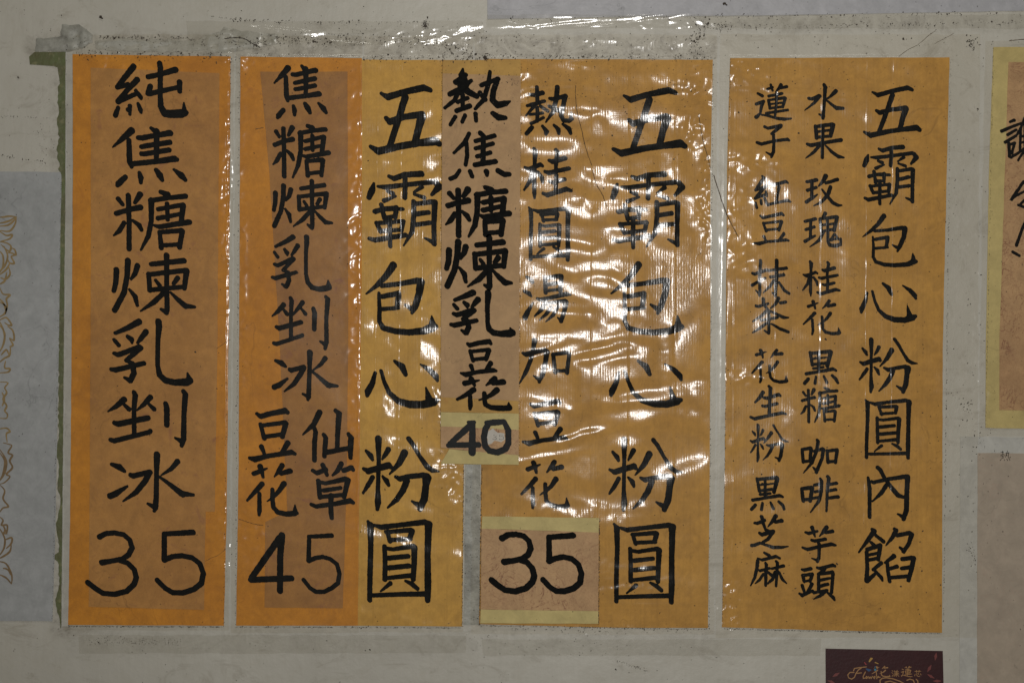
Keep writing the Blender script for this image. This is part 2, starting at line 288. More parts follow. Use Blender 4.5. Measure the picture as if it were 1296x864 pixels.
glyph('圓',740,655,8,42,'298,62,22 325,100,56 330,300,43 320,600,43 320,840,40|365,100,28 430,120,44 600,100,40 850,72,48 900,85,46|885,95,70 885,150,60 880,400,50 880,700,56 875,850,44|350,800,36 600,790,38 860,785,46|485,165,36 515,260,36|480,168,34 720,150,42|728,158,48 705,240,40|510,250,36 715,240,34|460,310,36 465,480,40 465,640,40|480,330,32 540,340,34 740,310,40|752,325,54 745,480,46 740,640,42|500,430,42 690,410,38|500,525,42 700,505,42|480,628,34 740,600,40|520,680,38 425,760,12|665,655,22 730,690,44 775,730,38')
glyph('熱',640,100,12,66,'370,245,40 440,250,56 560,215,64|475,130,52 480,330,56|330,410,40 390,395,52 590,340,46|430,420,48 310,560,22|530,420,46 640,492,46|370,545,36 560,520,40|390,680,46 575,590,36|480,440,48 480,640,50|785,130,66 770,300,66 720,500,58 608,660,16|670,300,42 720,310,58 900,265,60|905,265,70 870,420,62 840,560,62 880,635,60 960,640,58 1010,610,46|995,510,12 995,600,56|660,420,42 800,480,64|400,740,58 315,835,54|560,720,40 620,800,70 610,840,46|735,705,36 800,770,66 805,830,46|868,690,36 960,760,70 985,828,46')
glyph('桂',640,180,12,60,'430,108,54 450,140,72 440,300,52 435,600,58 435,780,56 438,850,24|290,385,34 350,420,70 430,380,56 530,340,56 560,362,44|410,450,48 370,590,56 278,730,22|490,460,46 550,540,62 560,612,36|765,125,58 790,155,62 765,300,56 760,480,42|660,280,46 710,300,66 900,245,68|600,450,46 650,470,64 960,400,54|770,500,56 760,750,52|670,600,46 720,615,56 895,565,54|570,780,46 630,805,64 920,715,68 990,738,46')
glyph('湯',640,342,12,58,'320,100,36 390,150,66 405,182,46|280,320,36 350,350,64 380,385,42|295,715,76 330,640,66 415,495,16|600,105,56 605,340,56|610,120,50 830,85,62|845,90,62 830,318,56|640,218,50 770,195,50|620,312,42 820,290,40|480,430,36 530,450,56 700,412,52 930,360,60 980,372,26|610,480,56 540,600,56 440,698,16|640,500,46 900,462,56|915,480,74 890,620,56 840,775,56|790,720,20 840,762,56|690,560,46 620,660,46 515,755,12|800,540,46 720,680,46 610,780,12')
glyph('加',640,420,12,60,'440,128,76 420,250,52 380,420,56 310,600,56 208,782,10|262,320,38 310,340,70 420,312,60 600,272,58|625,300,80 605,450,62 560,640,66 508,755,44|425,665,18 510,720,66|720,340,56 750,610,56|720,340,46 940,310,56|965,330,50 930,620,56|750,592,46 930,585,46')
glyph('豆',640,498,12,60,'380,160,44 430,190,64 600,150,66 790,115,74 825,140,52|435,300,54 490,480,54|440,310,48 790,270,56|795,280,70 745,460,60|500,455,50 740,430,52|450,590,66 485,670,46|830,535,70 770,620,56 735,670,46|270,730,40 350,752,74 540,710,56 880,662,64 925,682,42')
glyph('花',640,578,12,60,'335,185,62 400,160,56 525,113,16|425,90,76 450,160,56 465,235,36|740,75,66 690,150,56 622,232,14|720,180,56 850,150,70|455,330,66 370,430,56 240,560,30|410,470,50 415,700,56 410,768,36|765,330,70 700,430,56 620,510,36 522,572,10|600,410,54 605,560,56 615,660,56 680,725,62 800,755,68 920,745,70 950,738,46|925,622,10 935,730,76')
glyph('水',1000,100,12,50,'515,95,52 530,130,60 520,300,44 505,500,46 494,600,46|440,540,22 500,570,50|280,300,42 330,308,48 440,258,46|448,262,50 360,370,38 218,482,10|690,190,60 620,260,38 560,305,22|540,320,26 640,400,46 700,445,58 800,450,46')
glyph('果',1000,140,12,50,'385,245,54 400,420,54|400,245,50 640,212,56|650,220,64 610,390,54|400,325,36 630,298,36|400,410,46 600,390,42|500,240,44 490,500,46 485,715,46|260,515,42 310,532,56 500,495,50 770,450,56|440,540,46 350,640,42 232,727,10|540,540,26 640,640,46 730,700,56 815,716,22')
glyph('玫',1000,212,12,48,'252,220,42 400,190,52|260,350,46 395,305,40|330,200,44 325,440,46|245,525,52 330,470,46 410,412,20|540,130,66 490,220,50 430,286,20|540,240,42 715,185,52|610,300,56 570,420,50 470,530,40 352,585,10|480,335,26 560,440,46 650,540,52 720,575,46 780,575,20')
glyph('瑰',1000,260,12,44,'225,245,42 385,205,46|235,370,42 365,325,40|310,240,42 305,490,42|225,545,50 375,460,30|530,125,56 500,175,40|450,210,42 475,400,44|460,205,40 700,175,50|710,180,52 665,380,50|475,300,34 690,275,32|480,395,36 660,362,40|560,190,40 570,380,42|500,410,46 440,530,46 298,630,10|570,390,42 570,550,42 600,605,50 700,615,54 760,590,46|765,510,36 765,600,36|670,440,40 610,530,32|610,530,32 720,500,36|690,460,32 740,520,32')
glyph('黑',1000,435,12,46,'300,130,42 335,320,50|310,145,46 600,115,54|615,125,62 560,340,50|340,312,42 560,290,42|430,140,38 430,380,46|385,215,36|512,210,30|320,228,30 560,205,20|350,375,38 500,352,36|240,455,46 460,415,42 650,382,52 692,402,36|275,530,46 215,600,46|390,500,36 375,600,42|510,490,32 555,585,46|635,480,42 690,530,50 720,590,40')
glyph('咖',1000,550,12,48,'180,220,42 195,410,46|185,220,42 310,200,50|315,210,50 300,400,46|200,405,42 300,395,42|410,80,44 425,100,50 400,240,46 330,420,46 200,577,12|360,250,42 490,210,48|502,220,54 480,360,46 395,565,50|345,490,22 392,540,50|560,240,46 570,415,46|560,245,42 710,225,50|710,235,50 685,420,46|575,405,42 680,400,42')
glyph('啡',1000,596,12,48,'175,270,48 195,450,50|180,265,48 320,245,58|335,250,56 300,450,50|200,430,46 300,420,46|455,115,40 475,150,50 470,300,48 440,440,46 308,620,14|365,210,42 460,190,40|375,310,40 460,295,40|340,410,40 450,390,40|568,82,52 585,100,50 560,300,46 550,600,30|590,200,42 700,180,50|590,292,42 690,275,46|590,402,42 725,385,50')
glyph('芋',1000,660,12,50,'235,158,36 280,172,50 410,140,36|332,85,60 350,150,50 376,220,24|550,80,60 500,150,50 443,217,12|540,160,42 640,140,52|325,275,40 370,288,46 530,260,50|188,388,34 260,415,50 450,370,46 630,335,52 685,352,36|425,310,44 440,340,50 435,540,46 410,600,42|328,550,16 408,580,46')
glyph('頭',1000,700,12,48,'180,240,40 210,250,46 310,225,54|190,330,48 210,420,46|190,330,42 330,310,52|335,315,46 300,420,42|215,420,36 300,405,36|180,480,46 215,590,42|330,460,52 260,590,42|142,605,36 180,632,54 340,562,40|408,212,36 450,222,46 650,175,50 680,188,36|520,230,50 440,310,46|430,310,46 430,580,46|440,310,42 640,280,54|648,300,52 625,590,46|460,400,42 600,372,36|460,490,50 570,462,46|355,592,42 560,555,40|520,580,54 450,640,46 352,690,12|570,595,32 650,665,58 670,700,36')
glyph('蓮',930,100,12,42,'488,160,32 570,130,36|545,95,36 570,180,32|700,95,52 665,150,42 618,202,16|700,142,36 785,120,42|348,225,32 415,260,46|512,265,38 715,225,40|510,330,42 530,450,40|520,325,32 750,290,44|765,295,46 725,430,36|530,388,30 730,362,26|530,450,34 725,425,32|635,230,42 625,400,36 610,560,32|475,525,36 800,475,36|322,385,42 435,345,46|430,350,46 400,430,42 385,520,32|322,585,52 370,540,36|370,540,22 500,562,34 640,602,42 740,615,50 855,605,20')
glyph('子',930,140,12,46,'450,250,42 500,272,42 700,230,48|695,245,46 555,355,36|585,370,42 590,500,40 585,620,46 553,710,34|475,635,18 550,680,46|335,488,42 400,512,46 600,465,40 795,440,48 820,455,36')
glyph('紅',930,215,12,44,'418,102,36 438,125,50 312,315,36|312,315,32 450,262,44|470,245,46 308,435,42|308,435,34 480,370,40|470,335,36 480,395,36|315,500,32 330,575,42|395,460,36 400,520,36|450,435,42 480,510,46 500,540,36|562,213,36 600,228,44 770,180,44 800,198,32|668,260,46 645,400,34 630,490,40|500,530,40 640,500,36 800,465,44 838,485,32')
glyph('抹',930,320,12,44,'268,310,40 300,322,46 490,260,42|390,120,46 375,400,42 380,600,42 370,645,32|320,570,18 370,620,42|262,490,46 460,382,32|510,270,36 780,232,46|540,370,42 740,335,46|635,115,52 630,400,50 610,650,46|575,610,36 620,640,36|590,420,42 530,510,36 428,605,12|670,450,32 750,570,46 820,615,42')
glyph('茶',930,365,12,44,'320,265,40 350,275,40 505,230,30|430,160,54 435,240,46 500,320,36|660,150,54 620,230,42 543,302,20|690,220,42 770,205,42|500,320,42 400,420,42 272,500,18|510,330,32 640,392,42 740,440,50 815,442,20|515,370,42 515,680,40|395,482,38 640,442,40|480,525,36 380,600,42 268,670,18|560,540,32 680,610,46 810,660,42|450,640,26 510,680,40')
glyph('生',930,480,12,50,'425,195,54 380,270,46 308,345,30|440,275,42 480,285,46 665,228,50 685,245,36|420,400,42 460,410,42 640,365,46|515,102,40 540,130,54 530,300,46 520,530,46|240,572,38 300,595,50 500,550,46 720,505,48 772,522,30')
glyph('芝',930,645,12,50,'300,195,36 340,200,46 450,152,46|405,100,54 430,200,46 465,300,36|620,90,60 570,170,50 498,256,12|610,180,46 710,160,56|470,290,36 520,320,46|375,350,42 410,372,56 580,322,56|580,335,46 500,440,46 420,490,40|252,535,46 300,530,50 380,495,40|380,500,32 480,530,42 580,565,50 700,565,46 808,550,12')
glyph('麻',930,690,12,46,'448,105,36 520,150,50|345,190,22 410,215,42 620,162,46 680,190,32|345,230,52 335,330,48 300,480,42 238,605,16|382,378,42 525,340,36|465,265,40 478,290,46 470,420,46 465,600,42|430,430,36 370,520,36 308,572,16|500,400,36 560,450,46|565,345,36 735,305,46|625,235,36 645,260,46 635,420,46 625,610,36|610,400,46 570,510,46 498,572,26|670,400,36 720,510,46 780,566,22')
glyph('內',1050,580,8,40,'388,195,28 403,300,38 402,590,36|425,232,32 440,240,34 600,205,36 770,180,42|788,185,50 778,350,46 775,520,48 745,610,40|688,560,18 745,590,46|485,92,42 510,110,40 550,190,38 630,300,44 690,370,48 755,392,30|575,265,38 520,350,38 428,433,10')
glyph('餡',1050,655,8,38,'430,115,34 450,130,46 380,230,38 293,346,14|460,170,30 540,235,42|415,245,28 445,270,38|378,318,36 510,275,42|510,280,42 490,420,36|390,375,28 480,355,26|390,425,33 490,405,32|372,345,36 380,500,38 370,635,42|378,635,46 440,580,33 470,550,22|520,455,38 438,522,30|450,525,28 520,600,38 532,630,22|655,112,34 672,125,42 630,200,38 568,276,12|680,175,36 810,150,42|828,165,46 800,260,38 745,340,38|710,298,24 745,325,38|648,385,46 560,452,24|580,450,33 590,550,36 605,640,33|600,515,33 680,490,38|735,415,42 830,402,42|848,405,46 825,520,43 795,630,38|728,510,36 820,495,36|610,602,33 800,588,38')
glyph('仙',300,510,8,50,'838,92,54 780,210,48 668,317,12|785,250,40 798,290,42 785,400,44 785,575,42|880,320,38 900,350,46 885,535,40|1000,75,40 1035,105,54 1020,300,46 1015,470,40|890,500,46 1150,450,42|1130,310,34 1155,350,54 1150,440,54 1150,550,38')
glyph('草',300,575,8,46,'768,160,34 810,185,42 900,150,44|870,105,46 890,150,46 912,205,34|1058,90,46 1020,160,42 968,210,16|1080,160,42 1160,130,46 1175,150,36|825,265,44 840,430,42|825,275,36 900,290,34 1100,245,48|1125,255,50 1085,425,42|880,362,40 1050,335,34|850,425,38 1080,405,38|755,505,34 800,522,40 1000,495,42 1145,465,50 1178,485,34|955,410,44 950,520,48 955,600,44 960,640,36')
glyph('4',0,0,1,7,'357,677,8 355,700,7.2 354.5,747,7|354,680,7.2 319,730,7|318,733,7 369,731,7')
glyph('4b',552,500,8,56,'370,280,54 365,575,68|325,270,24 385,270,34|350,300,58 140,490,46|125,505,44 200,500,50 430,498,52')
glyph('0',552,500,8,56,'515,280,48 600,272,58 685,265,46|690,270,48 730,350,56 732,480,56 700,540,56 620,575,56 540,560,56 495,510,56 485,420,56 500,340,52 530,290,48')
glyph('熱b',552,75,8,50,'272,108,18 262,170,66|200,242,50 300,165,42|270,170,66 290,260,88|140,362,46 250,310,56 355,225,34|260,280,86 330,340,66 412,382,50|240,310,46 190,420,38 90,500,28|220,440,38 320,400,36|270,368,42 270,500,38|208,530,42 340,480,48|545,135,32 530,260,42 480,420,42 395,510,28|460,270,42 630,205,38|622,210,46 580,330,52 570,420,56 620,470,66 700,455,54 748,433,14|445,350,46 495,415,46|195,590,36 145,670,32|295,575,36 265,640,34|400,560,42 405,630,36|575,555,46 630,595,64 700,600,42')
glyph('焦b',552,150,8,40,'335,160,36 290,250,42 180,355,22|310,250,32 315,380,38 300,475,35|450,155,50 485,190,46|400,235,38 590,180,42|400,310,38 575,260,38|415,390,38 550,350,38|395,475,46 600,440,48|480,190,46 475,450,48|240,530,32 195,595,38 145,615,38|345,540,42 365,590,42|510,545,56 515,580,32|630,535,54 690,570,52 740,570,42')
glyph('謝',1188,130,12,32,'1080,295,30 1145,270,40|950,437,42 1080,380,36 1245,318,32|1040,492,34 1170,415,32|1005,605,38 1170,505,32|1060,620,42 1070,820,40|1075,640,30 1150,612,34|1148,618,34 1105,780,28|1090,835,34 1200,770,30 1300,690,26|1300,235,26 1240,390,32 1230,720,30|1240,390,28 1190,480,28|1250,520,26 1330,500,26|1250,612,26 1330,590,26|1320,690,30 1200,880,22|1300,300,30 1305,860,28')
glyph('令',1134,200,8,24,'1288,240,24 1165,422,24|1175,405,18 1330,320,18|1235,478,22 1345,515,26|1330,395,22 1255,470,20')
glyph('!',1134,260,8,24,'1320,130,20 1270,250,24 1215,405,26|1180,472,26 1245,510,24')
glyph('漾',0,0,1,9,'5,10 18,20|2,40 15,50|5,95 22,70|35,8 42,20|70,5 62,20|30,28 85,26|38,45 80,44|58,25 58,95|30,60 90,58|50,70 30,92|65,65 92,95')
glyph('芯',0,0,1,9,'10,20 90,18|32,5 34,35|68,5 64,35|15,60 8,85|35,50 40,85 60,92 78,85|52,45 60,62|82,52 94,72')

def bbox(st):
    x0 = min(p[0]-p[2]*.46 for s in st for p in s); x1 = max(p[0]+p[2]*.46 for s in st for p in s)
    y0 = min(p[1]-p[2]*.46 for s in st for p in s); y1 = max(p[1]+p[2]*.46 for s in st for p in s)
    return x0, y0, x1, y1
def fit(st, bb, wf=1.0, jit=0.0, seed=0):
    x0, y0, x1, y1 = bbox(st); X0, Y0, X1, Y1 = bb; sx = (X1-X0)/(x1-x0); sy = (Y1-Y0)/(y1-y0); w = math.sqrt(sx*sy)*wf
    rs = random.Random(seed)
    return [[(X0+(x-x0)*sx+rs.gauss(0, jit), Y0+(y-y0)*sy+rs.gauss(0, jit), ww*w*rs.uniform(1-jit*.12, 1+jit*.12)) for x, y, ww in s] for s in st]
def ink_mesh(name, st, d, mat, parent, step=.45, wob=.28, seed=0, nib=.86, fat=0.0):
    x0, y0, x1, y1 = bbox(st); p = 2.0
    xs = np.arange(x0-p, x1+p+step, step); ys = np.arange(y0-p, y1+p+step, step); X, Y = np.meshgrid(xs, ys)
    ca = math.sqrt(.5)
    def rot(x, y): return (x+y)*ca, (y-x)*ca/nib        # the flat of the pen lies along the falling diagonal
    A, B = rot(X, Y); D = np.full(X.shape, 1e3)
    for s in st:
        q = [(*rot(x, y), w/2/math.sqrt(nib)*1.0) for x, y, w in s]
        if len(q) == 1: q = q*2
        for (ax, ay, ra), (bx, by, rb) in zip(q, q[1:]):
            dx, dy = bx-ax, by-ay; L = dx*dx+dy*dy+1e-9
            t = np.clip(((A-ax)*dx+(B-ay)*dy)/L, 0, 1)
            D = np.minimum(D, np.hypot(A-ax-t*dx, B-ay-t*dy)-(ra+(rb-ra)*t)-fat)
    D += wob*vnoise(X*.45, Y*.45, seed)*.8+wob*.5*vnoise(X*1.1, Y*1.1, seed+5)
    D[0, :] = D[-1, :] = 9; D[:, 0] = D[:, -1] = 9
    ins = D < 0; ny, nx = D.shape; V = {}; P = []
    def vid(i, j, hor):
        k = (i, j, hor)
        if k not in V:
            a = D[i, j]; b = D[i, j+1] if hor else D[i+1, j]; t = a/(a-b)
            P.append((xs[j]+(step*t if hor else 0), ys[i]+(0 if hor else step*t))); V[k] = len(P)-1
        return V[k]
    E = {}
    code = ins[:-1, :-1]*1+ins[:-1, 1:]*2+ins[1:, 1:]*4+ins[1:, :-1]*8
    for i, j in zip(*np.nonzero((code > 0) & (code < 15))):
        c = int(code[i, j]); T = (i, j, True); B_ = (i+1, j, True); L_ = (i, j, False); R = (i, j+1, False)
        sg = {1: [(L_, T)], 2: [(T, R)], 3: [(L_, R)], 4: [(R, B_)], 5: [(L_, T), (R, B_)], 6: [(T, B_)], 7: [(L_, B_)], 8: [(B_, L_)], 9: [(B_, T)], 10: [(T, R), (B_, L_)], 11: [(B_, R)], 12: [(R, L_)], 13: [(R, T)], 14: [(T, L_)]}[c]
        for a, b in sg:
            a = vid(*a); b = vid(*b); E.setdefault(a, []).append(b); E.setdefault(b, []).append(a)
    seen = set(); loops = []
    for s0 in list(E):
        if s0 in seen: continue
        lp = [s0]; seen.add(s0); cur = s0
        while True:
            nxt = [b for b in E[cur] if b not in seen]
            if not nxt: break
            cur = nxt[0]; seen.add(cur); lp.append(cur)
        if len(lp) > 5: loops.append([P[k] for k in lp])
    def dp(pts, eps):
        keep = [0, len(pts)-1]; stk = [(0, len(pts)-1)]; a = np.array(pts)
        while stk:
            i, j = stk.pop()
            if j-i < 2: continue
            d = a[j]-a[i]; L = math.hypot(*d)+1e-9; dist = np.abs((a[i+1:j, 0]-a[i, 0])*d[1]-(a[i+1:j, 1]-a[i, 1])*d[0])/L
            k = int(dist.argmax())
            if dist[k] > eps: k += i+1; keep.append(k); stk += [(i, k), (k, j)]
        return [pts[k] for k in sorted(keep)]
    vs = []; es = []
    for lp in loops:
        h = len(lp)//2; r = dp(lp[:h+1], .05)[:-1]+dp(lp[h:]+[lp[0]], .05)[:-1]
        if len(r) < 3: continue
        b = len(vs); vs += r; es += [(b+i, b+(i+1) % len(r)) for i in range(len(r))]
    tv, _, tf, _, _, _ = delaunay_2d_cdt([Vector(q) for q in vs], es, [], 0, 1e-6)
    f = []
    for t in tf:
        cx = sum(tv[k].x for k in t)/3; cy = sum(tv[k].y for k in t)/3
        i = (cy-ys[0])/step; j = (cx-xs[0])/step; i0 = min(int(i), ny-2); j0 = min(int(j), nx-2); u = i-i0; v = j-j0
        dv = D[i0, j0]*(1-u)*(1-v)+D[i0+1, j0]*u*(1-v)+D[i0, j0+1]*(1-u)*v+D[i0+1, j0+1]*u*v
        if dv < 0: f.append(tuple(t))
    return link(name, [W(q.x, q.y, d) for q in tv], f, mat, parent)
_gs = [100]
def k4_(): return globals().get('k4')
def put(key, parent, d, bb=None, wf=1.0, name='character', mat='ink', jit=.25, **kw):
    _gs[0] += 1; st = G[key]
    if bb: st = fit(st, bb, wf, jit, _gs[0])
    kw.setdefault('fat', (.5 if d != 1.55 or parent is not k4_() else .34) if name in ('character', 'digit') and 'step' not in kw else 0)
    if not bb and wf != 1: st = [[(x, y, w*wf) for x, y, w in s] for s in st]
    return ink_mesh(name, st, d, mat, parent, seed=_gs[0] % 200, **kw)

# ------------------------------------------------------------------ clear film
def smooth01(t): t = np.clip(t, 0, 1); return t*t*(3-2*t)
def film_sheet(name, poly_x, y0, y1, mat, parent, lift, waves=1.0, seams=(), patches=(), step=2.1, seed=0, crinkle=(), creases=(), ragged=.8, ripple=0.0):
    """poly_x: (left top, right top, left bottom, right bottom) of the film; lift(X, Y) is the height it rests at in mm"""
    lt, rt, lb, rb = poly_x
    us = list(np.linspace(0, 1, int((rt-lt)/step)+2))
    for s in seams:
        for k in (-2.2, -1.5, -.9, -.45, 0, .45, .9, 1.5, 2.2): us.append((s[0]+k-lt)/(rt-lt))
    us = np.unique(np.clip(np.array(us), 0, 1)); vs = np.linspace(0, 1, int((y1-y0)/step)+2)
    U, Vv = np.meshgrid(us, vs)
    Y = y0+(y1-y0)*Vv; XL = lt+(lb-lt)*Vv; XR = rt+(rb-rt)*Vv
    XL = XL+ragged*vnoise(Y/17, Y*0, seed+31); XR = XR+ragged*vnoise(Y/15, Y*0+9, seed+32)
    X = XL+(XR-XL)*U
    Y = Y+ragged*vnoise(X/19, X*0+3, seed+33)*np.where(Vv < .5, 1, -1)*(np.abs(Vv-.5)*2)**8
    H = lift(X, Y)
    dev = waves*(1.5*vnoise(X/85, Y/60, seed)+.95*vnoise((X+Y*.9)/120, (Y-X*.28)/24, seed+1)+.5*vnoise(X/30, Y/19, seed+2)+.10*vnoise(X/9, Y/8, seed+3))+ripple*(vnoise(X/15, Y/9, seed+13)*.12+vnoise(X/7, Y/7, seed+14)*.05)
    for (cx, cy, rx, ry, ang, k, *off) in patches:
        ca, sa = math.cos(math.radians(ang)), math.sin(math.radians(ang)); dx, dy = X-cx, Y-cy
        a = (dx*ca+dy*sa)/rx; b = (-dx*sa+dy*ca)/ry; q = a*a+b*b; w = np.exp(-q**1.5)
        oy = off[0] if off else 0
        dev = dev*(1-.88*min(1, k)*w)+k*w*((cx-MX)/2400*dx+((cy-MY)/2400+oy)*dy)
    dev = dev+ripple*(vnoise(X/24, Y/50, seed+15)*1.0+vnoise(X/9, Y/22, seed+16)*.14)*(1-.8*np.clip(sum((np.exp(-(((X-p_[0])/p_[2])**2+((Y-p_[1])/p_[3])**2)) for p_ in patches), np.zeros_like(X)), 0, 1))
    dev = 1.7*np.tanh(dev/1.7)*np.clip((H-.3)/2.9, .15, 1)
    for (cx, cy, rx, ry, amp, sc1) in crinkle:
        w = np.exp(-(((X-cx)/rx)**2+((Y-cy)/ry)**2)**2)
        r1 = 1-np.abs(vnoise(X/sc1+Y/sc1*.3, Y/sc1*.8, seed+7))*2; r2 = 1-np.abs(vnoise((X-Y*.8)/sc1*.6, (Y+X*.5)/sc1, seed+8))*2
        dev = dev+amp*w*(r1*.5+r2*.5)
    H = H+dev
    for (sx, amp) in seams:
        e = (U*(rt-lt)+lt-sx)
        H = H+amp*np.exp(-(e/.9)**2)*(.75+.35*vnoise(Y/30, Y*0+sx, seed+4)) + .12*(e > 0)
    for amp, wd_, pts in creases:
        dmin = np.full(X.shape, 1e3)
        for (ax, ay), (bx, by) in zip(pts, pts[1:]):
            dx, dy = bx-ax, by-ay; t = np.clip(((X-ax)*dx+(Y-ay)*dy)/(dx*dx+dy*dy), 0, 1)
            dmin = np.minimum(dmin, np.hypot(X-ax-t*dx, Y-ay-t*dy))
        H = H+amp*np.exp(-(dmin/wd_)**2)*(.8+.4*vnoise(X/14, Y/14, seed+6))
    ny, nx = X.shape
    H = np.maximum(H, np.minimum(lift(X, Y), 1.8)-.5)
    V3 = np.stack([(X-648)*S, -H*S, (432-Y)*S], -1).reshape(-1, 3)
    i = np.arange(ny*nx).reshape(ny, nx); F = np.stack([i[:-1, :-1], i[1:, :-1], i[1:, 1:], i[:-1, 1:]], -1).reshape(-1, 4)
    return link(name, V3, F, mat, parent, smooth=True)
def box_lift(boxes, lo=1.0, hi=3.4, soft=5.0):
    """film rests at lo on the wall and climbs to hi over the paper boxes (x left top/bottom, x right top/bottom, y top, y bottom)"""
    def f(X, Y):
        m = np.zeros_like(X)
        for (lt, lb, rt, rb, ya, yb) in boxes:
            t = (Y-ya)/(yb-ya); L = lt+(lb-lt)*t; R = rt+(rb-rt)*t
            d = np.minimum(np.minimum(X-L, R-X), np.minimum(Y-ya, yb-Y)); m = np.maximum(m, smooth01((d+soft)/soft))
        return lo+(hi-lo)*m
    return f

# ------------------------------------------------------------------ the wall
v = []; f = []; nx, ny = 90, 60
for j in range(ny+1):
    for i in range(nx+1):
        px = -700+2700*i/nx; py = -500+1900*j/ny
        v.append(W(px, py, -.25+.2*math.sin(px*.013+py*.007)*math.sin(py*.011)))
for j in range(ny):
    for i in range(nx):
        a = j*(nx+1)+i; f.append((a, a+nx+1, a+nx+2, a+1))
wall = link('wall', v, f, 'wall', smooth=True); tag(wall, 'grimy off-white painted wall behind the menu posters', kind='structure')

# ------------------------------------------------------------------ papers
PB, PT = .3, 1.0       # back and front of a backing sheet (mm off the wall)
def panel(parent, name, pts, d, mat, seed, amp=.25): return sheet(name, pts, d-.45, d, mat, parent, amp, seed)

# ---- poster 1
p1 = thing('menu_poster', 187, 790, 'orange-bordered tan paper menu poster priced 35, leftmost of the four tall posters', 'poster', 'handwritten menu posters in clear plastic')
panel(p1, 'backing_sheet', [(92, 69), (292, 72), (291, 216), (289.5, 432), (287, 648), (283.5, 791), (86.5, 790), (89, 648), (91, 432), (92.5, 216)], 1.0, 'orange', 11)
t1 = panel(p1, 'paper_panel', [(115, 86), (278, 93), (277, 216), (275.5, 432), (272, 647), (260.5, 647), (258.5, 771), (112.5, 767), (114, 600), (115.5, 300)], 1.5, 'tan', 12)
for k in '純焦糖煉乳剉冰': put(k, t1, 1.75)
for k in '35': put(k, t1, 1.75, name='digit')
# ---- poster 2
p2 = thing('menu_poster', 443, 791, 'menu poster with a tan panel priced 45 beside a faded kraft half', 'poster', 'handwritten menu posters in clear plastic')
panel(p2, 'backing_sheet', [(304.5, 72), (458, 74), (458.5, 432), (453, 791), (299, 791), (302, 600), (303.5, 300)], 1.0, 'orange', 13)
k2 = panel(p2, 'kraft_panel', [(458, 76), (596, 76.5), (592, 330), (587, 590), (585, 792), (453, 791), (455, 600), (458.5, 300)], 1.3, 'kraft_pale', 14)
t2 = panel(p2, 'paper_panel', [(329.5, 91), (440, 91), (441, 432), (439, 600), (434, 769), (335, 768), (336, 660), (350, 653), (364, 648), (354, 432), (341, 216)], 1.5, 'rosy', 15)
for k, bb in (('焦', (347, 82.5, 414.5, 151)), ('糖', (345, 157, 418, 226)), ('煉', (345, 227, 421.5, 290.5)), ('乳', (343.5, 297, 420, 368.5)), ('剉', (344, 373.5, 417, 443)), ('冰', (345, 443, 428, 507)), ('豆', (314, 516, 375, 584)), ('花', (312, 586, 378, 653))):
    put(k, t2, 1.75, bb, 1.08 if k in '焦糖煉冰' else 1.0)
put('仙', t2, 1.75); put('草', t2, 1.75); put('4', t2, 1.75, name='digit'); put('5', t2, 1.75, (382, 674, 432, 750.5), .93, name='digit')
for k, bb in (('五', (467.7, 108, 558.5, 195.5)), ('霸', (464.7, 217, 559.5, 313.5)), ('包', (463, 332, 554, 423.5)), ('心', (462.7, 455.7, 555, 515.7)), ('粉', (458.5, 551.5, 556.5, 646)), ('圓', (464, 657.5, 547, 761.7))):
    put(k, k2, 1.55, bb, 1.08)
# ---- poster 3
p3 = thing('menu_poster', 752, 794, 'kraft menu poster under the 35 price label, third tall poster from the left', 'poster', 'handwritten menu posters in clear plastic')
k3 = panel(p3, 'backing_sheet', [(613, 75), (902, 76), (899, 216), (899, 432), (898, 600), (896, 794), (750, 793), (606.5, 789), (609, 600), (611, 300)], 1.3, 'kraft', 16)
for k in '五霸包心粉圓熱桂湯加豆花': put(k, k3, 1.55)
put('圓', k3, 1.55, (668.7, 262, 722, 331), 1.15)
# ---- poster 4
p4 = thing('menu_poster', 1054, 800, 'kraft menu poster listing fillings in three columns, rightmost tall poster without a price', 'poster', 'handwritten menu posters in clear plastic')
k4 = panel(p4, 'backing_sheet', [(924, 74), (1201.5, 73), (1198, 216), (1193, 432), (1192.3, 648), (1192, 800), (1050, 797), (913.5, 793), (917, 600), (918.5, 432), (920, 216)], 1.3, 'kraft', 17)
for k, bb, wf in (('五', (1092, 109, 1166, 174.5), 1), ('霸', (1092, 184, 1162, 260), 1.08), ('包', (1091.5, 271, 1161, 338), .98), ('心', (1088, 357, 1160, 408), 1), ('粉', (1087, 427, 1161, 497.5), 1.05), ('圓', (1094, 504.5, 1153, 581), 1.05),
    ('桂', (1015, 330, 1063, 375), 1), ('花', (1016, 379, 1064, 424), .95), ('糖', (1013, 489.5, 1063, 535), 1.05),
    ('豆', (953.5, 269, 999, 311), .9), ('花', (950.5, 441, 997, 485), .95), ('粉', (949, 536, 998, 584), 1.05), ('黑', (949, 602, 994, 646), 1)):
    put(k, k4, 1.55, bb, wf)
for k in '內餡水果玫瑰黑咖啡芋頭蓮子紅抹茶生芝麻': put(k, k4, 1.55)
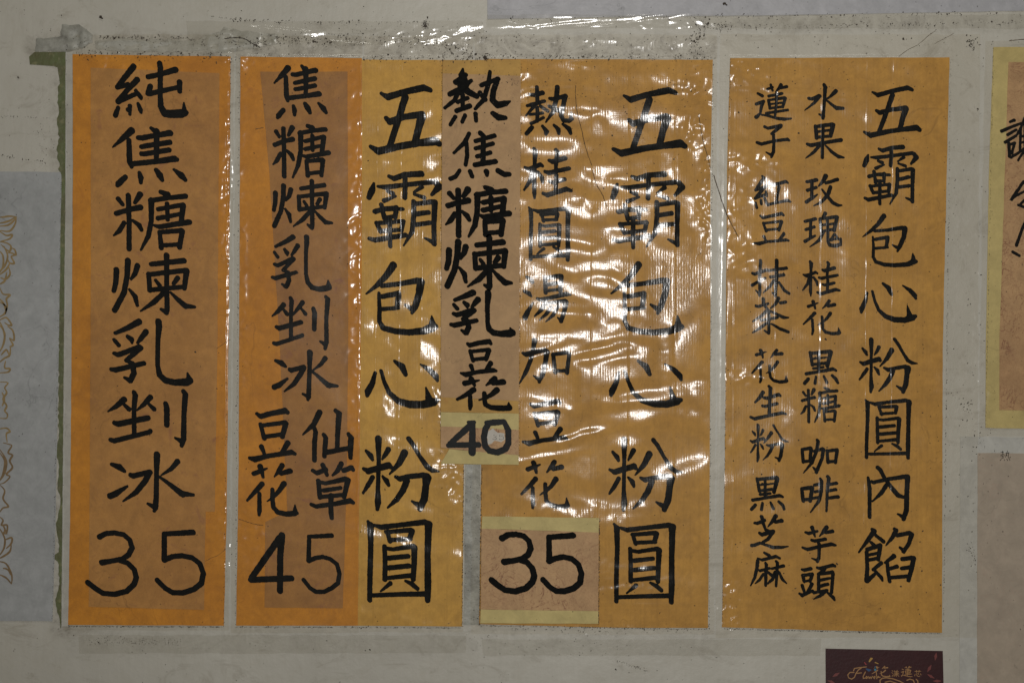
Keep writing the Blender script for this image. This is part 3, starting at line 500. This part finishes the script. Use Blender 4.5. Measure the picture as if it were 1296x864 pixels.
# ---- strip pasted over posters 2 and 3
sp = thing('menu_strip', 608, 587, 'narrow tan menu strip with a torn 40 price, pasted over the gap between two posters', 'menu strip')
ts = panel(sp, 'paper_panel', [(560.5, 94), (659, 97), (658.5, 216), (657, 432), (656.5, 507), (558, 502), (559, 300)], 5.6, 'strip', 18)
panel(sp, 'orange_top', [(560.5, 77), (659, 77), (659, 97), (560.5, 94)], 5.5, 'orange_soft', 19)
panel(sp, 'orange_foot', [(558, 502), (656.5, 507), (656.5, 523), (558, 521)], 5.5, 'orange_soft', 20)
pt_ = panel(sp, 'price_panel', [(558, 539), (656.5, 543.5), (656.5, 576), (558, 566)], 5.6, 'marble', 21)
panel(sp, 'cream_band', [(558, 521), (656.5, 523), (656.5, 543.5), (558, 539)], 5.5, 'cream', 22)
panel(sp, 'cream_band', [(569, 567.5), (656.5, 575.5), (656.5, 587.5), (558, 586)], 5.65, 'cream', 23)
tw = sheet('torn_patch', [(617.5, 545), (624, 541.5), (630, 547), (638.5, 548), (639.5, 555), (634, 559), (626, 557), (622, 561), (618, 562), (616.5, 553)], 5.62, 5.75, 'tornwhite', sp, .6, 24, 3)
put('熱b', ts, 5.9); put('焦b', ts, 5.9)
for k, bb in (('糖', (564, 236, 647, 301)), ('煉', (563.5, 298, 649, 367)), ('乳', (570, 368, 651, 425)), ('豆', (583, 430, 629, 476)), ('花', (578, 477, 648, 518))): put(k, ts, 5.9, bb, {'糖': 1.3, '煉': 1.3, '乳': 1.35, '豆': 1.25, '花': 1.35}[k])
put('4b', pt_, 5.95, name='digit', mat='ink_gloss'); put('0', pt_, 5.95, name='digit', mat='ink_gloss')
put('3', tw, 5.85, (623, 549.5, 629, 556), .55, name='digit', step=.25, wob=.1); put('5', tw, 5.85, (631, 549, 638, 556), .55, name='digit', step=.25, wob=.1)
# ---- price label on poster 3
pl = thing('price_label', 683, 788, 'marbled tan price label reading 35 between cream bands, at the foot of the third poster', 'price label')
pm = panel(pl, 'price_panel', [(609.5, 668), (757.5, 673), (757, 772), (608.5, 770)], 5.2, 'marble', 25)
panel(pl, 'cream_band', [(610.5, 652.5), (758, 654.5), (757.5, 673), (609.5, 668)], 5.1, 'cream', 26)
panel(pl, 'cream_band', [(608.5, 770), (757, 772), (757, 788), (607.8, 787.5)], 5.1, 'cream', 27)
put('3', pm, 5.5, (620, 673, 679, 749.5), 1.25, name='digit'); put('5', pm, 5.5, (685, 674, 737.8, 749.5), 1.25, name='digit')

# ---- right-hand notices
nt = thing('thank_you_notice', 1280, 541, 'cream-bordered notice with brush writing, cut by the right edge of the view', 'notice')
nc = panel(nt, 'backing_sheet', [(1257, 60), (1420, 60), (1416, 545), (1247, 541), (1247.5, 432), (1251.5, 216)], 1.0, 'cream', 28)
tn = panel(nt, 'paper_panel', [(1276, 79), (1404, 80), (1400, 520), (1264.5, 518.5), (1264.5, 432), (1271.5, 216)], 1.5, 'marble', 29)
for k in ('謝', '令', '!'): put(k, tn, 1.75)
n2 = thing('faded_notice', 1260, 870, 'pale pinkish notice sheet with one small printed character, below the cream-bordered notice', 'notice')
ps = panel(n2, 'backing_sheet', [(1215, 552), (1420, 556), (1420, 960), (1214, 960)], .7, 'offwhite', 30)
pk = panel(n2, 'paper_panel', [(1237, 573), (1400, 574), (1400, 950), (1236, 950)], 1.15, 'pinkish', 31)
put('熱', pk, 1.35, (1265, 569.5, 1279, 583), .62, step=.3, wob=.08)
# ---- left ornament sheet
ls = thing('ornament_sheet', 20, 785, 'mauve-grey sheet with a gold scrollwork border, at the left edge of the view', 'decorative sheet')
lb_ = panel(ls, 'backing_sheet', [(-160, 215), (76.5, 218), (78, 222), (76.5, 320), (74.5, 432), (72.5, 560), (70, 680), (66.5, 785.5), (-160, 784)], .9, 'mauve', 32)
ORN = {'gold': [(0, 220, '0,265 30,262 60,258 102,262|100,262 95,300 75,335 50,350 0,345|0,318 50,312 85,285 97,265|0,350 40,375 75,370 60,395 0,412|0,300 30,295 60,285 90,266|0,412 40,420 68,440 60,470 40,460 8,430|65,450 90,460 98,492 75,482 50,480|98,495 70,503 88,542 60,542 45,510|60,545 40,580 0,612|55,568 62,610 35,640 5,630|0,670 30,650 42,600|0,690 20,730 62,735 40,760 46,800 35,850|0,760 25,790 35,830|0,470 20,500 20,560 0,600|25,440 48,500 30,560 0,590'),
  (0, 380, '0,10 40,40 30,80 0,100|0,120 40,105 72,150 50,150 30,135|50,160 80,185 86,242 60,228|60,235 80,270 60,282|65,280 60,332 30,350 0,375|35,370 30,410 62,415 50,435 0,440|0,495 50,500 30,530 42,560 20,600 42,640 30,670 46,690 40,715 0,715|0,780 40,775 62,795 40,810 45,860|0,150 30,200 20,270 0,310|10,330 40,300 55,330|15,560 28,600 15,640|0,130 22,180 30,240 12,290')],
 'bronze': [(0, 560, '20,0 60,10 72,20 50,60 77,75 60,110 77,150 40,190 62,205 30,240 0,250|0,60 30,110 22,180 0,230|0,255 30,290 20,340 52,385 20,395 0,420|0,450 20,470 10,500 45,500 40,550 20,540|0,520 30,580 25,640 0,680|30,590 72,575 70,610 40,640|70,620 60,660 20,690 0,700|0,720 40,735 72,800 72,855|0,800 40,820 70,855|20,760 50,770 65,800|20,500 32,530 20,560|0,40 40,110 30,180 5,225')]}
for mt, lst in ORN.items():
    for q, (ox, oy, s) in enumerate(lst):
        st = []
        for part in s.split('|'):
            p = [tuple(float(a) for a in t.split(',')) for t in part.split()]
            out = []
            for i in range(len(p)-1):                                      # smooth the scrolls
                q0 = p[max(i-1, 0)]; q3 = p[min(i+2, len(p)-1)]
                for u in (0, .25, .5, .75):
                    cr = lambda a, b, c, d: .5*((2*b)+(-a+c)*u+(2*a-5*b+4*c-d)*u*u+(-a+3*b-3*c+d)*u**3)
                    out.append((cr(q0[0], p[i][0], p[i+1][0], q3[0]), cr(q0[1], p[i][1], p[i+1][1], q3[1])))
            out.append(p[-1]); k = len(out)
            st.append([(ox+x/4.8, oy+y/4.8, 1.0+1.5*math.sin(math.pi*min(1, (i+.6)/k))) for i, (x, y) in enumerate(out)])
        ink_mesh('gold_scroll', st, 1.0, mt, lb_, step=.4, wob=.12, seed=q, nib=.8)
# ---- top sheet, strips of tape, card
s_ = sheet('lilac_sheet', [(617, -140), (1420, -140), (1420, 11), (1296, 14), (972, 20), (760, 22), (617, 24.5)], .4, .9, 'lilac', None, .3, 33); tag(s_, 'lilac-grey paper sheet cut off by the top edge of the view', 'paper sheet')
s_ = sheet('masking_strip', [(83.5, 66), (92, 66), (91.5, 300), (90.5, 500), (88.5, 700), (86.5, 792), (78.5, 792), (80.5, 560), (83, 300)], .2, .55, 'offwhite', None, .4, 34); tag(s_, 'narrow off-white paper strip along the left edge of the leftmost poster', 'paper strip')
rs = random.Random(5)
gl = [(75.5-(2.5 if 85 < y < 216 else 0)*abs(math.sin(y*.09))-(y-85)*.003+(1.6 if y > 560 else 0)*(math.sin(y*.13)+math.sin(y*.071+1))+rs.uniform(-1.1, 1.1)+(-6.5 if abs(y-703) < 5 else 0), y) for y in range(86, 795, 4)]
for pts_, lab_, hi_, sd_ in (([(120, 52), (150, 49), (200, 50), (250, 52), (262, 44), (285, 40), (300, 46), (296, 58), (262, 63), (220, 66), (160, 66), (122, 62)], 'wrinkled greyish tape strip along the top of the leftmost poster', 1.6, 61),
    ([(262, 60), (276, 44), (283, 34), (300, 38), (330, 42), (352, 44), (350, 56), (320, 62), (290, 66), (266, 68)], 'crumpled grey tape wad above the gap between the two left posters', 3.0, 62)):
    s_ = lump('tape_wad', pts_, 'crumple', hi_*.5, 16, sd_, 2.4, .3); tag(s_, lab_, 'tape')
s_ = sheet('green_tape', [(37, 72), (44, 66), (83, 66), (83, 90), (82.8, 216), (81, 432), (79, 648), (77.5, 793)]+gl[::-1]+[(68, 84), (38, 82)], .15, .62, 'green', None, .25, 35, 8); tag(s_, 'old torn strip of green tape running down beside the leftmost poster', 'tape')
s_ = lump('torn_tape', [(46, 49), (77, 46), (78.5, 31), (92, 32), (100, 31), (110, 38), (118, 45), (117.5, 54), (104, 62), (84, 66), (60, 65), (45, 66)], 'greytape', 2.2, 14, 36); tag(s_, 'dirty grey torn tape end at the upper left, above the green tape', 'tape')
s_ = sheet('grey_tape', [(589, 588), (608, 588), (607, 790), (586.5, 790)], .1, .5, 'greytape', None, .4, 37); tag(s_, 'dirty grey tape in the gap below the narrow menu strip', 'tape')
cd = thing('business_card', 1119, 900, 'dark maroon card with gold lettering at the bottom edge of the view', 'card')
cf = panel(cd, 'card_sheet', [(1044.7, 820), (1193, 823), (1195, 905), (1045, 905)], 1.0, 'maroon', 38, .05)
def cardart(name, mat, pts8, wdef=10, d=1.12, **kw):
    st = []
    for part in pts8.split('|'):
        st.append([(1040+float(t.split(',')[0])/8, 800+float(t.split(',')[1])/8, (float(t.split(',')[2]) if t.count(',') > 1 else wdef)/8) for t in part.split()])
    return ink_mesh(name, st, d, mat, cf, step=.25, wob=.08, **kw)
cardart('lettering', 'cardgold', '400,355 370,375 345,410 330,450 300,468 270,455 262,425 285,400 325,400|320,385 330,360 380,352 450,345|345,410 400,405|440,395 418,440 420,462 432,458|452,440 442,458 455,462 462,448 452,440|472,442 478,462 490,446 498,462 512,440|525,455 540,446 530,440 522,455 535,464|558,442 556,464|558,452 575,440|575,452 590,448')
cardart('scroll', 'cardgold', '590,512 588,480 610,460 650,455 720,465 790,490 830,512|640,500 690,488 760,512|860,480 890,468 925,478 935,505|955,470 970,485 972,512', 11)
cardart('petal', 'yellow', '480,290,14 500,262,22 512,258,8|540,300,10 570,312,8', 12); cardart('petal', 'blue', '450,365,12 475,378,26 495,375,10'); cardart('petal', 'cyan', '540,345,12 540,375,24'); cardart('petal', 'red', '432,300,10 445,318,16')
for k, bb, wf in (('花', (1103, 842, 1127, 856), 1), ('漾', (1128, 847, 1138, 855.5), 1), ('蓮', (1140, 842, 1155, 856), 1), ('芯', (1157, 847, 1166, 855.5), 1)): put(k, cf, 1.12, bb, wf*.95, name='lettering', mat='cardgold', jit=.03, step=.25, wob=.06)
for x, y, a in ((1058, 853, 30), (1052, 862, -20), (1176, 845, 60), (1178, 855, -30), (1063, 868, 10), (1186, 861, 0), (1184, 830, 80)):
    ca, sa = math.cos(math.radians(a)), math.sin(math.radians(a))
    ink_mesh('printed_leaf', [[(x-5*ca, y+5*sa, .6), (x, y, 3.6), (x+5*ca, y-5*sa, .4)]], 1.1, 'leaf', cf, step=.3, wob=.1)

# ------------------------------------------------------------------ clear plastic covers
B1 = (92, 86.5, 292, 284, 70, 790); B2 = (304.5, 299, 592, 585, 74, 791); B3 = (612, 607, 902, 896, 75, 794); B4 = (924, 913.5, 1201.5, 1192, 74, 798)
lf1 = box_lift([B1], .9, 2.9, 6); lf2 = box_lift([B2], .9, 3.2, 6); lf3 = box_lift([B3], .9, 3.2, 6); lf4 = box_lift([B4], .9, 3.2, 6)
film_sheet('plastic_cover', (85, 297, 80, 290), 44, 797, 'film_smooth', p1, lf1, .55, seams=((289.5, .35),), patches=((299, 275, 7, 26, 0, 1), (150, 66, 40, 4, 0, 1), (288, 180, 6, 60, 0, 1)), crinkle=((150, 66, 60, 10, 1.2, 9), (286, 200, 9, 200, 1.0, 8), (285, 690, 12, 70, 1.0, 9), (160, 85, 40, 9, 1.0, 7), (95, 430, 5, 260, .8, 8)), creases=((.8, 1.5, [(294.5, 190), (293.5, 300), (292, 420), (291, 520)]), (.5, 1.2, [(104, 67), (112, 62), (124, 59), (140, 61)]), (.4, 1.0, [(104, 70), (112, 75), (124, 74), (132, 69)]), (.4, 1.2, [(272, 72), (280, 80), (288, 90)]), (.4, 1.2, [(276, 45), (283, 34)]), (.4, 1.1, [(132, 72), (134, 80), (133, 88)])), seed=3)
film_sheet('plastic_cover', (299, 459, 292, 454), 46, 800, 'film_smooth', p2, lf2, .6, seams=((456.5, .5),), patches=((449, 272, 9, 22, 0, 1.1), (310, 80, 14, 12, 30, 1)), crinkle=((310, 85, 18, 22, .9, 7), (450, 320, 12, 240, .9, 9), (318, 690, 24, 50, 1.3, 12), (307, 300, 6, 200, .8, 8), (380, 62, 90, 14, .9, 16), (380, 794, 60, 6, .7, 9)), creases=((.6, 1.4, [(302, 150), (301, 300), (300, 470)]), (.5, 1.3, [(305, 92), (314, 84), (322, 78)]), (.4, 1.2, [(304, 100), (312, 95)]), (.5, 1.4, [(302, 794), (350, 795), (400, 793), (450, 796)]), (.4, 1.3, [(300, 55), (330, 60), (360, 56), (400, 58), (430, 62)]), (.35, 1.1, [(303, 708), (318, 700), (332, 695)]), (.35, 1.1, [(306, 730), (320, 722)])), seed=9)
film_sheet('plastic_cover', (461, 599, 456, 586.5), 46, 799, 'film_woven', p2, lf2, 1.3, ripple=.8, seams=((508.5, .4), (537, .12), (478, .1)), patches=((552, 176, 16, 10, -10, 1), (548, 208, 22, 12, -8, 1), (548, 228, 20, 7, 0, 1), (545, 448, 22, 16, 20, 1.1), (510, 385, 40, 14, -25, .8), (556, 505, 8, 24, 0, 1), (555, 590, 30, 12, -15, .8), (575, 630, 14, 14, 0, 1), (490, 245, 20, 20, 0, .6)), crinkle=((500, 58, 40, 12, .9, 14), (560, 60, 40, 18, 1.1, 15), (565, 610, 24, 45, .8, 7), (560, 792, 40, 6, .8, 8), (556, 505, 10, 30, .6, 6)), creases=((.5, 1.3, [(470, 56), (500, 50), (530, 53), (560, 49), (590, 54)]), (.4, 1.2, [(480, 66), (520, 64), (570, 70)])), seed=15)
film_sheet('plastic_cover', (601, 908, 596, 904), 44, 802, 'film_woven', p3, lf3, 1.35, ripple=.9, seams=((797.5, .45), (855, .4), (707, .08), (750, .1)), patches=((690, 262, 36, 34, 0, .9, .10), (690, 318, 40, 26, 0, .9, -.10), (720, 330, 30, 20, 0, .8, .12), (690, 372, 34, 26, 0, .9, .10), (700, 410, 50, 12, -10, .9, -.10), (870, 400, 26, 60, 0, .9, .10), (840, 300, 24, 30, 0, .8, -.1), (820, 500, 50, 14, 0, .9, .10), (860, 590, 40, 40, 0, .9, .08), (880, 180, 18, 40, 0, .8, -.1), (800, 130, 40, 30, 0, .9, .1), (700, 185, 36, 22, 0, .9, -.1), (664, 152, 14, 14, 0, 1), (665, 95, 14, 10, 0, 1), (735, 78, 20, 3, 0, 1), (755, 162, 14, 14, 0, .7), (768, 216, 20, 9, 0, 1), (736, 293, 40, 12, 5, .8), (755, 336, 26, 9, -10, 1.1), (762, 362, 24, 12, 8, 1.1), (800, 350, 14, 30, 0, .9), (722, 440, 60, 7, -14, 1), (770, 448, 50, 7, -12, 1), (780, 470, 30, 16, 0, .7), (895, 262, 14, 30, 0, 1), (690, 525, 20, 8, 0, 1), (745, 548, 60, 6, -18, 1), (700, 575, 50, 6, -12, 1), (800, 525, 50, 12, -5, 1), (790, 562, 20, 14, 0, 1), (740, 600, 30, 16, 20, .8), (800, 740, 40, 6, 0, .8), (715, 385, 40, 8, 0, .8)), crinkle=((660, 100, 22, 30, .7, 7), (880, 130, 26, 60, 1.3, 11), (893, 250, 10, 60, 1.0, 7), (780, 58, 130, 14, .9, 18), (790, 735, 60, 20, .5, 8), (770, 798, 120, 7, 1.0, 9), (850, 60, 40, 18, 1.0, 12)), creases=((.8, 1.6, [(904.5, 110), (903, 300), (902, 470), (901, 600)]), (.5, 1.2, [(604, 47), (640, 46), (700, 52), (740, 50), (790, 52)]), (.5, 1.3, [(815, 49), (835, 47), (850, 45), (862, 48), (875, 45), (895, 54)]), (.4, 1.2, [(840, 50), (850, 60), (860, 68)]), (.45, 1.6, [(610, 798), (660, 794), (720, 797), (790, 796), (850, 798), (895, 797)]), (.4, 1.3, [(880, 145), (900, 132)]), (.4, 1.3, [(884, 160), (903, 148)]), (.4, 1.3, [(660, 108), (700, 108.5), (740, 108)]), (.35, 1.2, [(750, 763), (800, 764), (870, 765)])), seed=22)
film_sheet('plastic_cover', (911, 1240, 905, 1236), 44, 806, 'film_ribbed', p4, lf4, 1.0, ripple=.5, seams=((984, .5), (1040.5, .35), (931.5, .4), (1097, .1), (1130, .08)), patches=((935, 200, 16, 4, 0, 1), (934, 212, 26, 9, 15, 1), (950, 476, 34, 7, 8, 1), (962, 355, 8, 10, 0, 1), (960, 410, 30, 20, 0, .6), (968, 115, 14, 3, 5, 1), (1010, 425, 30, 12, 10, .4), (925, 560, 8, 12, 0, .8)), crinkle=((945, 90, 34, 18, 1.4, 9), (960, 205, 30, 16, .9, 8), (955, 476, 34, 12, .9, 9), (922, 770, 16, 44, 1.4, 9), (1222, 290, 14, 70, .7, 4), (940, 290, 26, 70, .9, 12), (1222, 120, 14, 60, .6, 6), (1238, 420, 8, 120, .8, 7)), creases=((.4, 1.2, [(931, 113), (960, 114), (985, 117), (1020, 121), (1080, 127)]), (.4, 1.3, [(922, 96), (945, 88), (975, 84), (1000, 76)]), (.35, 1.3, [(915, 766), (940, 763), (965, 764)]), (.4, 1.4, [(905, 800), (940, 797), (1000, 802)]), (.3, 1.2, [(1155, 500), (1192, 496)])), seed=31)
# loose strips of tape across the top and the right
def flat(lo): return lambda X, Y: X*0+lo
t_ = film_sheet('clear_tape', (236, 612, 240, 614), 27.5, 58, 'film_dirty', None, flat(4.4), .8, patches=((560, 48, 50, 4, -12, 1), (400, 45, 60, 4, 6, 1)), crinkle=((330, 45, 70, 14, .8, 13), (540, 46, 70, 12, 1.0, 12)), creases=((.5, 1.1, [(324, 40), (345, 39), (362, 46), (380, 45), (400, 50), (424, 48), (440, 56)]), (.5, 1.0, [(326, 55), (350, 54), (390, 55), (420, 56)]), (.45, 1.0, [(485, 56), (510, 57), (545, 59), (575, 61)]), (.5, 1.0, [(490, 50), (510, 46), (540, 45), (570, 38), (598, 32)]), (.4, .9, [(565, 48), (590, 47), (608, 49)]), (.4, .9, [(250, 40), (275, 43), (300, 41)])), step=1.2, seed=41); tag(t_, 'crumpled dusty clear tape along the top, left of the lilac-grey sheet', 'clear tape')
t_ = film_sheet('clear_tape', (616, 1330, 616, 1330), 19.5, 37, 'film_dirty', None, flat(4.4), .8, patches=((690, 32, 70, 3, -6, 1), (780, 26, 90, 3, -6, 1), (860, 36, 20, 4, 0, 1)), crinkle=((700, 30, 90, 8, .5, 20), (860, 34, 60, 10, .7, 9)), creases=((.5, 1.1, [(640, 26), (660, 31), (684, 37), (705, 34), (730, 33), (770, 33), (790, 29), (815, 25)]), (.4, 1.0, [(700, 22), (760, 21), (810, 20.5)]), (.4, .9, [(826, 36.5), (850, 36.5)])), step=1.2, seed=43); tag(t_, 'dusty clear tape along the top, under the lilac-grey sheet', 'clear tape')
film_sheet('plastic_cover', (1246, 1420, 1238, 1420), 52, 552, 'film_smooth', nt, lambda X, Y: 2.6+0*X, .4, patches=((1249, 500, 6, 12, 0, 1),), crinkle=((1250, 480, 8, 50, .4, 6),), seed=47)
t_ = film_sheet('clear_tape', (100, 590, 100, 590), 803, 826, 'film_dirty', None, flat(1.2), .3, seed=49); tag(t_, 'flat dusty clear tape on the wall below the two left posters', 'clear tape')
t_ = film_sheet('clear_tape', (610, 1040, 612, 1038), 808, 829, 'film_dirty', None, flat(1.2), .3, seed=51); tag(t_, 'flat dusty clear tape on the wall below the third poster', 'clear tape')

# ------------------------------------------------------------------ dust flecks, shade flecks along paper edges, threads
rs = random.Random(99); v = []; f = []
def fleck(x, y, r, d, hair=False):
    b = len(v); a0 = rs.uniform(0, 6.28)
    if hair:
        L = r*rs.uniform(1.6, 3.2); w = .24+rs.random()*.22; n_ = 5; ang = a0; px, py = x, y; k = rs.uniform(-.9, .9)
        for i in range(n_):
            nx_, ny_ = -math.sin(ang)*w, math.cos(ang)*w
            v.append(W(px+nx_, py+ny_, d)); v.append(W(px-nx_, py-ny_, d+.02)); px += math.cos(ang)*L/n_; py += math.sin(ang)*L/n_; ang += k*rs.random()
            if i: f.append((b+2*i-2, b+2*i-1, b+2*i+1, b+2*i))
        return
    n_ = rs.choice((5, 6, 7)); el = rs.uniform(.45, 1)
    v.append(W(x, y, d+r*.35))
    for i in range(n_):
        t = 6.283*i/n_; q = r*rs.uniform(.5, 1.15); xx, yy = q*math.cos(t), q*math.sin(t)*el
        v.append(W(x+xx*math.cos(a0)-yy*math.sin(a0), y+xx*math.sin(a0)+yy*math.cos(a0), d))
    for i in range(n_): f.append((b, b+1+i, b+1+(i+1) % n_))
def along(n, pts, spread=1.2, r0=.3, r1=1.7, hair=.5):
    L = [math.hypot(b[0]-a[0], b[1]-a[1]) for a, b in zip(pts, pts[1:])]
    for _ in range(n):
        t = rs.random()*sum(L); i = 0
        while t > L[i]: t -= L[i]; i += 1
        u = t/L[i]; a, b = pts[i], pts[i+1]; x = a[0]+(b[0]-a[0])*u+(rs.gauss(0, spread) if abs(b[1]-a[1]) > abs(b[0]-a[0]) else 0); y = a[1]+(b[1]-a[1])*u+rs.gauss(0, spread)
        fleck(x, y, r0+(r1-r0)*rs.random()**3, onfilm(x, y), rs.random() < hair)
def onfilm(x, y):
    if 560 < x < 658 and 77 < y < 587: return 6.3
    if 608 < x < 757 and 652 < y < 788: return 5.9
    if 85 < x < 1240 and 44 < y < 800: return 5.4
    return 1.8
def scatter(n, x0, x1, y0, y1, r0=.35, r1=.9, hair=.3, gauss=False, dd=0):
    for _ in range(n):
        x = rs.uniform(x0, x1); y = rs.gauss((y0+y1)/2, (y1-y0)/4) if gauss else rs.uniform(y0, y1)
        fleck(x, y, r0+(r1-r0)*rs.random()**2.5, onfilm(x, y)+dd, rs.random() < hair)
along(90, [(118, 48), (160, 48), (250, 50)]); along(36, [(262, 19), (285, 24), (324, 26)], .8); along(78, [(324, 27), (400, 29), (540, 28)], .9); along(54, [(538, 27), (539, 36)], 2); along(96, [(276, 48), (310, 49), (325, 58), (360, 50), (420, 54)], 2.2)
along(144, [(324, 50), (400, 52), (480, 50), (560, 58), (600, 60)], 3.5, .4, 1.5); along(72, [(560, 66), (576, 62), (600, 72), (618, 74)], 3.5, .5, 2.0); along(156, [(610, 73), (760, 74), (900, 73)], 2.0); along(108, [(460, 74), (600, 76)], 2.2); along(102, [(95, 69), (290, 71)], 2.6)
along(156, [(640, 25), (900, 22), (1296, 17)], 1.6); along(156, [(880, 34), (1100, 33), (1296, 29)], 1.8); along(54, [(880, 28), (900, 34), (925, 33)], 3, .5, 2.0); along(72, [(882, 40), (883, 70)], 6, .4, 1.8)
along(30, [(0, 196), (30, 202), (58, 205)], .8); along(24, [(0, 147), (60, 150)], .5, .3, .7); along(48, [(56, 158), (57, 200)], 8, .2, .5); along(36, [(78, 90), (79, 216)], 40, .3, .8); along(72, [(92, 80), (91, 780)], 200, .3, .8)
along(36, [(1235, 50), (1232, 60), (1222, 53)], 3, .5, 1.8); along(22, [(1222, 500), (1224, 530)], 5, .4, 1.6); along(18, [(1240, 540), (1232, 570)], 6, .4, 1.2); along(24, [(1222, 690), (1238, 705)], 7, .4, 1.3)
along(96, [(110, 810), (230, 812)], 2.5, .2, .8); along(54, [(640, 795), (880, 797)], 1.5, .3, 1.0); along(42, [(780, 835), (820, 848)], 1.0, .3, .8)
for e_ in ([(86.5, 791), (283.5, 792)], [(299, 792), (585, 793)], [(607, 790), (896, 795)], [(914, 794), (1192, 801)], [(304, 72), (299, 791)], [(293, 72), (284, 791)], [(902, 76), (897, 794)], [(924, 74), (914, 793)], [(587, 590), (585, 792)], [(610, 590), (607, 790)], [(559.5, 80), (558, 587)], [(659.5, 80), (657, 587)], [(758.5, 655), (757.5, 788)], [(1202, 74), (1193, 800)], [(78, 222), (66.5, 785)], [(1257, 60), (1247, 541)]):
    along(330, e_, .35, .2, .5, .5)  # fine dark flecks along paper edges paint in the contact shadow
scatter(520, 60, 1296, 0, 866, .3, 1.1, .5); scatter(160, 600, 900, 80, 240, .4, 1.3, .45); scatter(160, 920, 1190, 80, 790, .4, 1.3, .45)
scatter(260, 250, 900, 44, 80, .3, 1.0, .35); scatter(110, 900, 1290, 18, 62, .3, 1.0, .4); scatter(120, 360, 620, 25, 60, .3, 1.1, .3, True)
scatter(90, 105, 300, 46, 80, .3, .9, .3); scatter(60, 45, 120, 30, 68, .3, .7, .2); scatter(160, 300, 1200, 76, 130, .3, .9, .35); scatter(170, 600, 905, 75, 150, .3, .9, .4)
scatter(260, 86, 1200, 80, 795, .25, .8, .3); scatter(140, 915, 1195, 80, 790, .3, .95, .4); scatter(120, 1195, 1260, 70, 640, .3, .95, .4)
scatter(110, -20, 1300, -10, 60, .3, .9, .3); scatter(60, 0, 78, 220, 600, .3, .8, .3); scatter(80, 0, 1300, 800, 866, .25, .7, .2); scatter(110, 110, 230, 806, 816, .25, .6, .1); scatter(60, 590, 800, 800, 830, .3, .8, .5)
scatter(50, 1220, 1300, 100, 860, .3, .9, .4); scatter(45, 640, 660, 96, 110, .25, .6, .3); scatter(90, 588, 608, 590, 790, .3, .8, .2)
for x, y, r in ((128, 22.5, 2.6), (917, 5, 3.2), (1142, 50, 1.6), (1236, 138.5, 1.2), (934, 143, 1.4), (248, 445, 1.3), (1044, 429, 2.0), (1099, 168, 1.8), (468, 821, 1.3), (779, 846, 1.3), (125, 812, 1.4), (23, 98, 2.0), (614, 74, 2.6), (1058, 712, 1.6), (1010, 169, 1.5), (538, 33, 2.2)):
    fleck(x, y, r, onfilm(x, y)); fleck(x+r*.6, y+r*.5, r*.7, onfilm(x, y)+.1)
g = link('dust_and_shade_fleck', v, f, 'grime_and_shade'); tag(g, 'small dark flecks of dust and insect dirt over the plastic and wall, with finer ones painting shade along paper edges', kind='stuff')
def thread(pts, w, lab, d0=5.3, mat='thread'):
    P = []
    for i in range(len(pts)-1):
        p0 = pts[max(i-1, 0)]; p1_, p2_ = pts[i], pts[i+1]; p3_ = pts[min(i+2, len(pts)-1)]
        for u in np.linspace(0, 1, 6, endpoint=False):
            cr = lambda a, b, c, d: .5*((2*b)+(-a+c)*u+(2*a-5*b+4*c-d)*u*u+(-a+3*b-3*c+d)*u**3)
            P.append((cr(p0[0], p1_[0], p2_[0], p3_[0])+rs.uniform(-.25, .25), cr(p0[1], p1_[1], p2_[1], p3_[1])+rs.uniform(-.25, .25)))
    P.append(pts[-1]); vv = []; ff = []
    for i, (x, y) in enumerate(P):
        a = P[max(i-1, 0)]; b = P[min(i+1, len(P)-1)]; L = math.hypot(b[0]-a[0], b[1]-a[1])+1e-6; nx_, ny_ = -(b[1]-a[1])/L, (b[0]-a[0])/L; r = w*rs.uniform(.45, 1.0)/2
        d = onfilm(x, y)+.1 if d0 is None else d0
        for t in range(6):
            c_, s1 = math.cos(t*math.pi/3)*r, math.sin(t*math.pi/3)*r; vv.append(W(x+nx_*c_, y+ny_*c_, d+s1))
        if i: ff += [(6*i-6+t, 6*i-6+(t+1) % 6, 6*i+(t+1) % 6, 6*i+t) for t in range(6)]
    o = link('thread', vv, ff, mat); tag(o, lab, 'thread'); return o
thread([(728.5, 109), (728.5, 125), (731, 145), (736, 165), (742, 190), (749, 210)], .75, 'long thin dark hair running down the upper middle of the third poster')
thread([(750, 216), (754, 232), (762, 246), (768, 262)], .8, 'short dark hair continuing below the long hair on the third poster')
thread([(884, 145), (888, 172), (894, 195), (899, 214)], .7, 'dark hair near the upper right edge of the third poster')
thread([(903, 222), (910, 245), (918, 268), (926, 285), (934, 300)], 1.0, 'brown thread crossing the gap onto the rightmost poster')
thread([(1137, 72), (1150, 63), (1160, 58), (1172, 48), (1183, 40)], .7, 'fine dark crack-like hair on the tape above the rightmost poster')
thread([(1182, 56), (1196, 49), (1206, 43)], .5, 'tiny hair beside the crack-like hair at the upper right')
thread([(275, 440.5), (282, 436), (289, 431), (292, 430)], .6, 'tiny hair across the right border of the leftmost poster', 3.8)
thread([(261, 709), (268, 705), (276, 702), (286, 694)], .6, 'wiry brown hair beside the 35 on the leftmost poster', 3.8)
thread([(303, 656), (311, 658.5), (322, 662), (334, 664)], .6, 'dark hair on the lower left border of the poster priced 45', 4.2)
thread([(324, 164), (329, 163), (334, 162)], .9, 'short dark bristle at the upper left of the poster priced 45', 4.2)
thread([(1276, 52.5), (1286, 51.5), (1310, 50)], 1.0, 'dark bristle above the cream-bordered notice at the right edge', 4.6)
thread([(285, 50), (300, 48.5), (310, 50), (320, 56), (330, 61)], 1.3, 'thick dark grimy strand on the plastic between the two left posters', 5.2, 'grime_and_shade')
